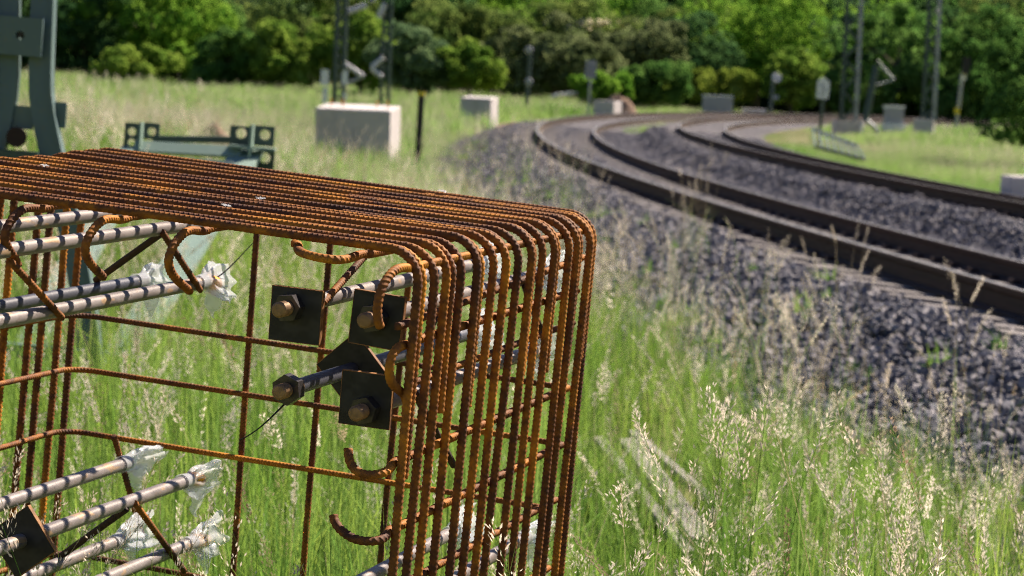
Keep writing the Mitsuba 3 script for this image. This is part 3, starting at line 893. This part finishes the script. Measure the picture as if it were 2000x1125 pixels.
k = thing('signal_post', 'grey post with two round white discs, rising from the grass left of the track bend', 'signal')
p = at(1037, 88, 120)
pole(k, [p[0] - .1, p[1], 0], p, .10, 'mat_mast_paint')
for y in (98, 160):
    q = at(1033, y, 119.7)
    put(k, 'disc', tube([q, q + [0, -.06, 0], q + [0, -.10, 0]], np.array([.19, .19, .15]), 18), 'mat_cabinet', 40)
    put(k, 'hood', tube([q + [.02, -.11, .03], q + [.02, -.20, .04], q + [.02, -.27, .04]], np.array([.10, .12, .12]), 14), 'mat_mast_grey', 40)
k = thing('railway_sign', 'blue-grey ribbed signboard on a thin post before the earth heap', 'sign')
put(k, 'board', facing(1143, 1164, 119, 153, 115, .05), 'mat_cabinet')
for x in (1146, 1153, 1160):
    put(k, 'rib', facing(x - 1.2, x + 1.2, 117, 154, 114.9, .05), 'mat_mast_grey')
p = at(1153, 150, 115.15)
pole(k, [p[0] - .04, p[1], 0], p, .055)
k = thing('railway_sign', 'white sign with black marks and pointed top on a post right of the tracks', 'sign')
o = [(1595, 192), (1618, 193), (1620, 160), (1608, 150), (1596, 158)]
a = at(1607, 175, 85)
kk2 = 85 / F
m = plate_with_holes([((x - 1607) * kk2, -(y - 175) * kk2) for x, y in o], [], .03)
m.vertices = m.vertices @ np.array([[1, 0, 0], [0, 0, -1], [0, 1, 0.0]]).T + a
put(k, 'board', m, 'mat_white')
for x, y, w, h in ((1606, 166, 5, 5), (1610, 175, 4, 6), (1605, 183, 6, 3)):
    put(k, 'black_mark', facing(x - w / 2, x + w / 2, y - h / 2, y + h / 2, 84.96, .006), 'mat_black')
p = at(1607, 192, 85.1)
pole(k, [p[0] - .05, p[1], 0], p, .06, 'mat_mast_paint')
k = thing('signal_post', 'small post with a round white lamp before the wood, left of the white sign', 'signal')
p = at(1511, 142, 150)
pole(k, [p[0] - .1, p[1], 0], p, .11, 'mat_mast_paint')
q = at(1516, 152, 149.7)
put(k, 'lamp', tube([q, q + [.02, -.15, 0], q + [.02, -.3, 0]], np.array([.22, .28, .25]), 16), 'mat_porcelain', 40)
q = at(1515, 190, 149.7)
put(k, 'lower_plate', box((.3, .05, .22), q), 'mat_mast_grey')
k = thing('catenary_strut', 'leaning dark strut with two white insulators and a curved pipe at its foot', 'strut')
pole(k, at(1690, 236, 103), at(1712, 128, 103), .13, 'mat_mast_paint')
insulator(k, at(1719, 126, 102.8), at(1746, 156, 102.8), .07, 8, bsdf='mat_mast_grey')
insulator(k, at(1744, 157, 102.8), at(1712, 166, 102.8), .055, 8, bsdf='mat_mast_grey')
put(k, 'end_fitting', tube([at(1712, 120, 102.8), at(1716, 123, 102.8), at(1719, 127, 102.8)], .09, 10), 'mat_mast_paint', 40)
put(k, 'curved_pipe', tube(spline([at(1692, 236, 102), at(1705, 246, 102), at(1713, 260, 102), at(1703, 270, 102), at(1685, 273, 102)], 20), .08, 10), 'mat_mast_grey', True)
k = thing('light_signal', 'tall signal with a black head and a yellow box at its foot, before the wood', 'signal')
p = at(1885, 115, 140)
pole(k, [at(1870, 215, 140)[0], p[1], 0], at(1879, 150, 140), .10)
put(k, 'head', facing(1879, 1893, 112, 145, 139.5, .35), 'mat_black')
put(k, 'lamp', tube([at(1886, 122, 139.5), at(1886, 122, 139.4), at(1886, 122, 139.3)], .09, 12), 'mat_cabinet')
put(k, 'white_fitting', facing(1877, 1886, 138, 156, 139.7, .2), 'mat_white')
put(k, 'foot_box', facing(1864, 1873, 211, 223, 139.7, .3), 'mat_yellow')
k = thing('steel_grating', 'grey-green steel grating lying aslant in the grass on the right verge beside the farther track', 'grating')
A, B, C_, D_ = at(1588, 252, 60), at(1672, 284, 58.4), at(1690, 312, 57), at(1592, 286, 57.4)
A2, B2, D2 = np.array(A), np.array(B), np.array(D_)
for u in np.linspace(0, 1, 8):
    put(k, 'bar', beam(A2 + (B2 - A2) * u, D2 + (np.asarray(C_) - D2) * u, .035, .04), 'mat_green_paint')
for P0, P1 in ((A2, B2), (D2, np.asarray(C_))):
    put(k, 'frame', beam(P0, P1, .09, .07), 'mat_mast_paint')
k = thing('steel_parts', 'heap of small white steel fittings in the grass left of the ribbed signboard', 'steel fittings')
rg = np.random.default_rng(21)
for i in range(7):
    c = at(1073 + i * 5.5, 190 - i * 1.6, 118)
    put(k, 'fitting', beam(c, c + np.array([rg.uniform(.2, .5), rg.uniform(-.2, .2), rg.uniform(-.12, .16)]), .05, .05), 'mat_white')


def heap(label, px, py, d, rx, ry, h, seed):
    u, v = np.meshgrid(np.linspace(0, 1, 16), np.linspace(0, 2 * np.pi, 32), indexing='ij')
    c = at(px, py, d)
    x, y = u * rx * np.cos(v), u * ry * np.sin(v)
    n = meshkit.fbm(np.stack([x * 2.3 + seed, y * 2.3, x * 0], -1), 4, seed)
    z = h * (1 - u ** 1.7) * (.6 + .8 * n) - .3 * u ** 4
    k = thing('soil_heap', label, 'soil heap')
    m = grid_mesh(c[0] + x, c[1] + y, field_z(c[0], c[1]) + z)
    put(k, 'mound', m, 'mat_soil', True)


heap('brown heap of dug earth beside the low concrete block on the outside of the bend', 1208, 210, 126, 1.2, 1.0, 1.1, 2)
heap('small brown heap of earth showing above the lying steel trestle', 420, 250, 27, .42, .4, .62, 5)
heap('low brown patch of dug earth right of the white-sided block behind the black post', 1010, 240, 84, 1.3, .8, .30, 9)

# weathered boards in the grass
for i, (a, b, w, lab) in enumerate([((1168, 858, 10.0), (1345, 1082, 8.2), .045, 'long weathered grey board lying in the grass, leftmost of the three boards'),
                                    ((1228, 862, 10.1), (1372, 1056, 8.3), .085, 'widest grey board lying in the grass between two narrower boards'),
                                    ((1236, 846, 10.4), (1400, 988, 9.0), .04, 'narrow pale lath lying in the grass, rightmost of the three boards')]):
    k = thing('wooden_board', lab, 'board')
    put(k, 'plank', beam(at(*a), at(*b), w, .026, bevel=.003), 'mat_wood')

# ------------------------------------------------------------------ trees and bushes
def crown(seed, w, h, n, leaf, clumps=52, open_=.0):
    g = np.random.default_rng(seed)
    cs = g.normal(size=(clumps, 3))
    cs /= np.linalg.norm(cs, axis=1, keepdims=True)
    cs *= (g.uniform(.3, 1.05, (clumps, 1)) ** .6) * np.array([w / 2, w / 2.2, h / 2])
    lump = g.normal(size=(5, 3))
    lump /= np.linalg.norm(lump, axis=1, keepdims=True)
    un = cs / (np.linalg.norm(cs, axis=1, keepdims=True) + 1e-9)
    cs *= (.78 + .55 * np.clip((un @ lump.T).max(1) * 1.6 - .6, 0, 1))[:, None]       # a few leading limbs, hollows between
    cs[:, 0] += g.normal(0, w * .05, clumps)
    rad = g.uniform(.05, .25, clumps) * (w + h) / 2
    i = g.integers(clumps, size=n)
    u = g.normal(size=(n, 3))
    u /= np.linalg.norm(u, axis=1, keepdims=True)
    p = cs[i] + u * (rad[i] * g.uniform(.45, 1.05, n) ** .5)[:, None] * np.array([1, 1, .8])
    nn = u * .8 + np.array([0, 0, .5]) + g.normal(0, .5, (n, 3))
    nn /= np.linalg.norm(nn, axis=1, keepdims=True)
    a = np.cross(nn, g.normal(size=(n, 3)))
    a /= np.linalg.norm(a, axis=1, keepdims=True)
    b = np.cross(nn, a)
    s = (leaf * g.uniform(.6, 1.3, n))[:, None]
    v = np.stack([p - a * s, p - b * s * .55, p + a * s, p + b * s * .55], 1).reshape(-1, 3)
    k = np.arange(n)[:, None] * 4
    return trimesh.Trimesh(v, np.vstack([k + [0, 1, 2], k + [0, 2, 3]]), process=False)


def tree(name, px, py0, py1, wpx, d, leaf_key, label, seed, n=3600, leaf=.30, group=None, trunk=True, cat_=None):
    k = thing(name, label, cat_ or ('tree' if 'tree' in name else 'bush'), group)
    top, bot = at(px, py1, d), at(px, py0, d)
    w, h = px_size(wpx, d) * 1.28, top[2] - bot[2]
    gz = float(field_z(bot[0], bot[1]))
    put(k, 'crown', (lambda m: (m.apply_translation([bot[0], bot[1], (top[2] + bot[2]) / 2]), m)[1])(crown(seed, w, h, n, leaf)), 'mat_leaf_' + leaf_key)
    g = np.random.default_rng(seed + 1)
    zt = bot[2] + h * .7
    pts = [[bot[0], bot[1], gz - .3], [bot[0] + g.normal(0, .1), bot[1], gz + (zt - gz) * .4], [bot[0] + g.normal(0, .25), bot[1], zt]]
    r0 = .03 * h + .05
    limbs = [tube(pts, np.array([r0, r0 * .7, r0 * .2]), 8)]
    for i in range(4):
        t = g.uniform(.3, .7)
        s0 = np.array(pts[0]) * (1 - t) + np.array(pts[2]) * t
        e = s0 + np.array([g.normal(0, w * .22), g.normal(0, w * .15), h * g.uniform(.12, .3)])
        limbs.append(tube([s0, (s0 + e) / 2 + [0, 0, .05 * h], e], np.array([r0 * .4, r0 * .28, r0 * .08]), 6))
    put(k, 'trunk', cat(limbs), 'mat_bark', 40)
    return k


TREES = [  # name, px, base, top, width, distance, leaf, label
    ('broadleaf_tree', 300, 165, -60, 190, 150, 'bright', 'bright green broadleaf tree at upper left, its lit branches hanging over dark shade'),
    ('broadleaf_tree', 395, 160, -30, 130, 155, 'mid', 'mid green broadleaf tree between the bright tree at upper left and the lime bush'),
    ('broadleaf_tree', 165, 165, -70, 170, 150, 'dark', 'dark shaded tree just right of the grey-green mast foot'),
    ('broadleaf_tree', 20, 160, -80, 200, 150, 'dark', 'dark tree seen between the legs of the mast foot'),
    ('low_bush', 250, 172, 80, 95, 140, 'lime', 'low yellow-green bush at the meadow edge under the bright tree'),
    ('low_bush', 345, 172, 95, 95, 143, 'bright', 'low green bush at the meadow edge left of the lime bush'),
    ('round_bush', 440, 165, 70, 85, 140, 'mid', 'mid green bush left of the pointed lime bush'),
    ('pointed_bush', 525, 162, 55, 105, 140, 'lime', 'pointed lime green bush standing out from dark trees, left of the first mast'),
    ('broadleaf_tree', 600, 158, -40, 190, 165, 'olive', 'olive dark tree behind the first lattice mast'),
    ('round_bush', 705, 168, 45, 110, 140, 'lime', 'light green bush between the two left-hand lattice masts'),
    ('willow_bush', 795, 172, 70, 110, 135, 'grey', 'rounded grey-green willow bush right of the second lattice mast'),
    ('broadleaf_tree', 905, 165, -10, 230, 165, 'olive', 'large tree with an olive yellow top over deep shade, above the black post'),
    ('broadleaf_tree', 780, 140, -60, 180, 175, 'dark', 'dark tree rising behind the grey-green willow bush'),
    ('low_bush', 917, 172, 92, 85, 135, 'lime', 'small lime bush with bare twigs, right of the willow bush'),
    ('flowering_bush', 1085, 182, 55, 170, 150, 'brown', 'brownish green bush behind the post with two discs'),
    ('flowering_bush', 1150, 150, 15, 190, 165, 'olive', 'olive bush dotted with cream blossom above the ribbed signboard'),
    ('round_bush', 1240, 185, 40, 150, 160, 'brown', 'greyish olive bush right of the flowering bush'),
    ('low_bush', 1190, 196, 152, 80, 138, 'bright', 'small bright green bush beside the ribbed signboard'),
    ('broadleaf_tree', 1320, 190, 50, 170, 165, 'dark', 'dark green rounded tree above the ribbed cabinet'),
    ('low_bush', 1280, 190, 120, 90, 140, 'mid', 'mid green bush under the dark rounded tree'),
    ('low_bush', 1395, 198, 135, 110, 158, 'yellow', 'yellow-green bush just behind the ribbed cabinet'),
    ('broadleaf_tree', 1475, 200, -20, 210, 170, 'bright', 'large bright yellow-green tree in full sun above the bend'),
    ('low_bush', 1545, 200, 105, 90, 158, 'lime', 'yellow-green bush under the large bright tree, behind the round white lamp'),
    ('broadleaf_tree', 1610, 190, -10, 160, 185, 'dark', 'dark tree between the large bright tree and the lattice mast'),
    ('broadleaf_tree', 1745, 205, 20, 200, 165, 'mid', 'mid green poplar-like tree behind the leaning strut'),
    ('broadleaf_tree', 1690, 200, 40, 120, 180, 'dark', 'dark tree behind the lattice mast with the light grey leg'),
    ('broadleaf_tree', 1840, 205, 20, 130, 180, 'dark', 'dark tree behind the rightmost lattice mast'),
    ('broadleaf_tree', 1915, 205, 45, 170, 165, 'mid', 'light green tree behind the tall signal'),
    ('round_bush', 1655, 205, 130, 90, 165, 'olive', 'olive bush low behind the white sign'),
    ('round_bush', 1860, 215, 140, 90, 160, 'mid', 'low green bush left of the tall signal'),
    ('overhanging_tree', 2075, 262, 40, 215, 62, 'mid', 'dark nearby tree cut by the right edge, hanging over the verge'),
]
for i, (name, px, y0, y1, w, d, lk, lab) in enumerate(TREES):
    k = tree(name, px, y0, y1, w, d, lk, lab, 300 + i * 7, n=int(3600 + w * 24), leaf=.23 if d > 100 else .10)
    if 'blossom' in lab:
        g = np.random.default_rng(5)
        c = np.array([at(px + g.normal(0, 35), 40 + abs(g.normal(0, 9)), d - 3.2 + g.normal(0, .5)) for _ in range(60)])
        fl = cat([box((.25, .2, .08), q, rand_rot(g)) for q in c])
        put(k, 'blossom', fl, 'mat_blossom')
scene['mat_blossom'] = leaf_bsdf((.55, .52, .34), (.70, .66, .48), 2, .6)
rg = np.random.default_rng(31)
for i, px in enumerate(np.arange(-420, 2450, 92)):
    d = 198 + rg.uniform(0, 22)
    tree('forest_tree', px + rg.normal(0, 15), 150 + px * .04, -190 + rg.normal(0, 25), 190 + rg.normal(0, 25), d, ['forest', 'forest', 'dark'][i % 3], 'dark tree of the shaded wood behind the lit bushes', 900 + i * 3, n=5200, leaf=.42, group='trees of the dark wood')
WOOD = [('broadleaf', 'mid'), ('broadleaf', 'bright'), ('slender', 'mid'), ('broadleaf', 'olive'), ('broadleaf', 'mid'), ('slender', 'grey'), ('broadleaf', 'bright')]
for i, px in enumerate(np.arange(-330, 2400, 78)):
    kind, lk = WOOD[(i * 3) % 7] if px > 330 else ('broadleaf', 'mid')
    tree('woodland_tree', px + rg.normal(0, 16), 150 + px * .035, -30 + px * .01 + rg.normal(0, 38), rg.uniform(110, 190), 178 + rg.uniform(0, 14), lk, {'mid': 'mid green tree of the woodland wall above the bushes', 'bright': 'fresh green tree of the woodland wall above the bushes', 'olive': 'olive green tree of the woodland wall above the bushes', 'grey': 'greyish green tree of the woodland wall above the bushes'}[lk], 1200 + i * 3, n=4600, leaf=.25, group={'mid': 'mid green woodland trees', 'bright': 'fresh green woodland trees', 'olive': 'olive woodland trees', 'grey': 'greyish woodland trees'}[lk])
for i, px in enumerate(np.arange(-380, 2450, 120)):
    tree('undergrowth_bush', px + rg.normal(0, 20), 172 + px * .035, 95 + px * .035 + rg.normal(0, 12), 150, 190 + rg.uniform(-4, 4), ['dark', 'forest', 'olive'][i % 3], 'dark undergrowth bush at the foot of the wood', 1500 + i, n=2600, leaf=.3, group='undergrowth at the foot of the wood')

# ------------------------------------------------------------------ grass
def blades(g, n, rad, h0, h1, width, lean_, segs=3):
    r, a = rad * np.sqrt(g.random(n)), g.uniform(0, 2 * np.pi, n)
    base = np.stack([r * np.cos(a), r * np.sin(a), np.full(n, -.03)], 1)
    h, az = g.uniform(h0, h1, n), g.uniform(0, 2 * np.pi, n)
    le = lean_ * g.random(n) ** 1.5
    dirv = np.stack([np.cos(az), np.sin(az), az * 0], 1)
    fa = az + g.normal(np.pi / 2, .7, n)
    sd = np.stack([np.cos(fa), np.sin(fa), fa * 0], 1)
    w = width * g.uniform(.6, 1.4, n)
    V, m = [], segs + 1
    for j in range(m):
        t = j / segs
        p = base + dirv * (h * le * t ** 2.2)[:, None] + np.array([0, 0, 1]) * (h * t * (1 - .28 * le * t ** 2))[:, None]
        ww = w * (1 - t ** 1.6) * .5
        V += [p - sd * ww[:, None], p + sd * ww[:, None]] if j < segs else [p]
    cnt = 2 * segs + 1
    V = np.stack(V, 1).reshape(-1, 3)
    f = []
    for j in range(segs - 1):
        f += [[2 * j, 2 * j + 1, 2 * j + 3], [2 * j, 2 * j + 3, 2 * j + 2]]
    f.append([2 * segs - 2, 2 * segs - 1, 2 * segs])
    return trimesh.Trimesh(V, (np.array(f)[None] + np.arange(n)[:, None, None] * cnt).reshape(-1, 3), process=False)


def heads(g, n, rad, h0, h1, grain=.0098, count=84, thick=.0012, spread=1.0, length=(.11, .22)):
    """Flowering stems: (stems, panicles)."""
    st, pa = [], []
    oct_v = np.array([[0, 0, 0], [.15, .05, .45], [-.15, .05, .45], [0, 0, 1.0]])
    oct_f = np.array([[0, 1, 3], [0, 3, 2]])
    for _ in range(n):
        r, a = rad * math.sqrt(g.random()), g.uniform(0, 6.28)
        h, az, le = g.uniform(h0, h1), g.uniform(0, 6.28), g.uniform(.02, .30)
        t = np.linspace(0, 1, 7)
        bend = g.uniform(0, .06) * np.clip((t - .8) / .2, 0, 1) ** 2
        p = np.stack([r * math.cos(a) + math.cos(az) * (h * le * t ** 2 + bend), r * math.sin(a) + math.sin(az) * (h * le * t ** 2 + bend), h * t * (1 - .12 * le * t) - .03 - bend * .6], 1)
        st.append(tube(p, np.linspace(thick, thick * .5, 7), 3, cap=False))
        L = g.uniform(*length)
        k = max(8, int(count * g.uniform(.6, 1.25)))
        u = g.random(k) ** .9
        tt = 1 - u * L / h
        c = np.stack([np.interp(tt, t, p[:, q]) for q in range(3)], 1)
        axis = p[-1] - p[-2]
        axis /= np.linalg.norm(axis)
        ph = g.uniform(0, 6.28, k)
        open_ = g.choice([.12, .3, .75, 1.1]) * spread
        out = np.stack([np.cos(ph), np.sin(ph), ph * 0], 1)
        br = (.003 + .024 * open_ * np.sin(np.clip(u * 1.15, 0, 1) * 2.6) * g.random(k))[:, None]
        c = c + out * br + axis * (br * .8)
        dv = axis[None] * 1.0 + out * g.uniform(.1, .9, (k, 1)) + g.normal(0, .18, (k, 3))
        dv /= np.linalg.norm(dv, axis=1, keepdims=True)
        s1 = np.cross(dv, [0.3, .5, .8])
        s1 /= np.linalg.norm(s1, axis=1, keepdims=True)
        s2 = np.cross(dv, s1)
        gl = grain * g.uniform(.7, 1.35, k)
        v = c[:, None] + gl[:, None, None] * (oct_v[None, :, 0:1] * s1[:, None] + oct_v[None, :, 1:2] * s2[:, None] + oct_v[None, :, 2:3] * dv[:, None])
        pa.append(trimesh.Trimesh(v.reshape(-1, 3), (oct_f[None] + np.arange(k)[:, None, None] * 4).reshape(-1, 3), process=False))
    return cat(st), cat(pa)


def group_of(key, **ms):
    scene[key] = {'type': 'shapegroup', **{k: mikit.ply(m, b) for k, (m, b) in ms.items()}}


NB, NH, NF, NX = 5, 5, 4, 3
for i in range(NB):
    g = np.random.default_rng(400 + i)
    group_of(f'tuft_blades_{i}', a=(blades(g, 62, .17, .28, .72, .0055, .75), 'mat_blade_fresh' if i % 2 else 'mat_blade_mid'), b=(blades(g, 42, .17, .22, .60, .0050, .9), 'mat_blade_mid' if i % 2 else 'mat_blade_fresh'),
             c=(blades(g, 9, .17, .2, .55, .0042, 1.0), 'mat_blade_dry'))
for i in range(NH):
    g = np.random.default_rng(440 + i)
    s1, p1 = heads(g, 7, .20, .62, 1.10)
    group_of(f'tuft_stalks_{i}', a=(heads(np.random.default_rng(460 + i), 6, .24, .55, .98)[0], 'mat_blade_dry'), b=(heads(np.random.default_rng(460 + i), 6, .24, .55, .98)[1], 'mat_head_pale'))
    group_of(f'tuft_tall_{i}', a=(blades(g, 16, .16, .62, 1.02, .0044, .35, 4), 'mat_blade_mid'), b=(blades(g, 12, .16, .6, 1.0, .0040, .45, 4), 'mat_blade_fresh'), c=(heads(g, 2, .15, .8, 1.08)[1], 'mat_head_pale'))
    group_of(f'tuft_heads_{i}', a=(s1, 'mat_blade_dry' if i % 2 else 'mat_blade_mid'), b=(p1, 'mat_head_brown' if i == 4 else 'mat_head_pale'), c=(blades(g, 10, .18, .35, .7, .004, .8), 'mat_blade_mid'))
for i in range(NF):
    g = np.random.default_rng(480 + i)
    s1, p1 = heads(g, 19, .62, .45, .86, .016, 18, .0016)
    group_of(f'far_tuft_{i}', a=(blades(g, 250, .62, .2, .52, .010, .8), 'mat_far_green'), b=(s1, 'mat_far_straw'), c=(p1, 'mat_far_straw'), d=(blades(g, 14, .62, .3, .65, .007, .6), 'mat_far_straw'))
for i in range(NX):
    g = np.random.default_rng(510 + i)
    group_of(f'meadow_patch_{i}', a=(blades(g, 560, 2.3, .25, .60, .035, .7, 2), 'mat_far_green'), b=(blades(g, 90, 2.3, .4, .75, .026, .5, 2), 'mat_far_straw'))

labels['meadow_grass'] = {'label': 'tall green meadow grass with pale straw seed heads filling the field', 'kind': 'stuff', 'category': 'grass'}
rg = np.random.default_rng(77)
cnt = [0]


def scatter(groupname, variants, x, y, z, s, tilt=.06):
    cnt[0] += 1
    R = rotz(rg.uniform(0, 6.28)) @ trimesh.transformations.euler_matrix(rg.normal(0, tilt), rg.normal(0, tilt), 0)[:3, :3]
    scene[f'meadow_grass__{cnt[0]:05d}'] = {'type': 'instance', 'shapegroup': {'type': 'ref', 'id': f'{groupname}_{rg.integers(variants)}'}, 'to_world': mat(R, (x, y, z), s)}


def spots(d0, d1, per_m2, margin):
    area = .212 * (d1 * d1 - d0 * d0) + 2 * margin * (d1 - d0)
    n = int(area * per_m2)
    d = np.sqrt(rg.uniform(d0 * d0, d1 * d1, n))
    x = rg.uniform(-1, 1, n) * (.212 * d + margin)
    s, t = offset(x, d)
    return x, d, s, t


def low(t):
    """Grass grows lower towards the ballast."""
    u = np.clip((-2.0 - t) / 1.3, 0, 1)
    return .52 + .48 * u * u * (3 - 2 * u) if t < 3 else .8


def on_field(t, x, y, edge=1.0, thin=1.0):
    p = 1 / (1 + np.exp((t + 2.12) / .17)) * (edge + (1 - edge) * np.clip((-2.1 - t) / 1.2, 0, 1)) + .07 * (t < -1.3) + (t > 6.95)
    p = p * np.where((np.abs(x + .062 * y) < .9) & (y > 36) & (y < 50), .25, 1)      # short turf before the large block
    return rg.random(len(t)) < p * thin


def by_boards(x, y):
    """How much the trampled ground round the boards thins the grass."""
    return np.where((np.abs(x - .056 * y) < .30) & (y > 5.2) & (y < 10.6), .42, 1.0)


patch = lambda x, y, f: meshkit.fbm(np.stack([x * f, y * f, x * 0], -1), 2, 3)
def sow(d0, d1, per, margin, group_, variants, s0, s1, edge=1.0, boards=True, keep=None, tilt=.06):
    x, y, s, t = spots(d0, d1, per, margin)
    ok = on_field(t, x, y, edge, by_boards(x, y) if boards else 1.0)
    for X, Y, tt in zip(x[ok], y[ok], t[ok]):
        if keep is None or rg.random() < keep(X, Y):
            scatter(group_, variants, X, Y, float(field_z(X, Y)), rg.uniform(s0, s1) * low(tt) * (.76 if by_boards(X, Y) < 1 else 1), tilt)


sow(3.1, 10, 21, .5, 'tuft_blades', NB, .9, 1.4, .8)
sow(3.3, 7, 7, .4, 'tuft_tall', NH, .8, 1.08, .45)
sow(3.75, 10, 11, .5, 'tuft_heads', NH, .76, 1.08, .55, True, lambda X, Y: .95 if X > .06 * Y else .5, .09)
sow(10, 26, 11, .5, 'tuft_blades', NB, .85, 1.2, .8)
sow(10, 26, 9, .5, 'tuft_heads', NH, .75, 1.05, .7, True, lambda X, Y: .35 + 1.1 * (patch(X, Y, .5) - .2), .09)
sow(24, 72, 1.15, 1, 'far_tuft', NF, .7, 1.15, 1.0, False)
x, y, s, t = spots(9.5, 25, 3.0, .5)                     # straw stalks along the foot of the ballast
ok = (t < -1.35) & (t > -3.3) & (rg.random(len(t)) < np.clip((-1.0 - t) / 1.3, 0, 1))
for X, Y in zip(x[ok], y[ok]):
    scatter('tuft_stalks', NH, X, Y, float(max(field_z(X, Y), 0)), rg.uniform(.7, 1.05), .09)
x, y, s, t = spots(66, 212, .12, 4)
ok = (t < -3.6) | (t > 9.0)
for X, Y in zip(x[ok], y[ok]):
    scatter('meadow_patch', NX, X, Y, float(field_z(X, Y)), rg.uniform(.75, 1.15) * (1 if X < .05 * Y else .66))
for X, Y, S in ((.62, 3.3, 1.0),):     # tall stems close to the lens
    scatter('tuft_heads', 1, X, Y, 0.0, S)
# a grassy strip between the two tracks far round the bend
for s in np.arange(70, 100, 1.1):
    X, Y = track(s, 2.6 + rg.normal(0, .2))
    scatter('far_tuft', NF, X, Y, .08, .55)

labels['trackside_weeds'] = {'label': 'sparse green weeds and dry stalks sprouting from the ballast shoulder', 'kind': 'stuff', 'category': 'weeds'}
for i in range(2):
    g = np.random.default_rng(540 + i)
    group_of(f'weed_{i}', a=(blades(g, 20, .06, .06, .22, .011, .9), 'mat_blade_mid'), b=(blades(g, 9, .06, .05, .18, .012, 1.0), 'mat_weed'))
n = 0
for i in range(260):
    s, t = rg.uniform(-8, 40), -2.4 + abs(rg.normal(0, .7))
    if t > -.62:
        continue
    c, R = bed_frame(s, t)
    n += 1
    heady = rg.random() < .34 and t < -.8
    scene[f'trackside_weeds__{n:04d}'] = {'type': 'instance', 'shapegroup': {'type': 'ref', 'id': f'tuft_heads_{rg.integers(NH)}' if heady else f'weed_{rg.integers(2)}'}, 'to_world': mat(rotz(rg.uniform(0, 6.28)), c, rg.uniform(.5, .95) if heady else rg.uniform(.6, 1.3))}
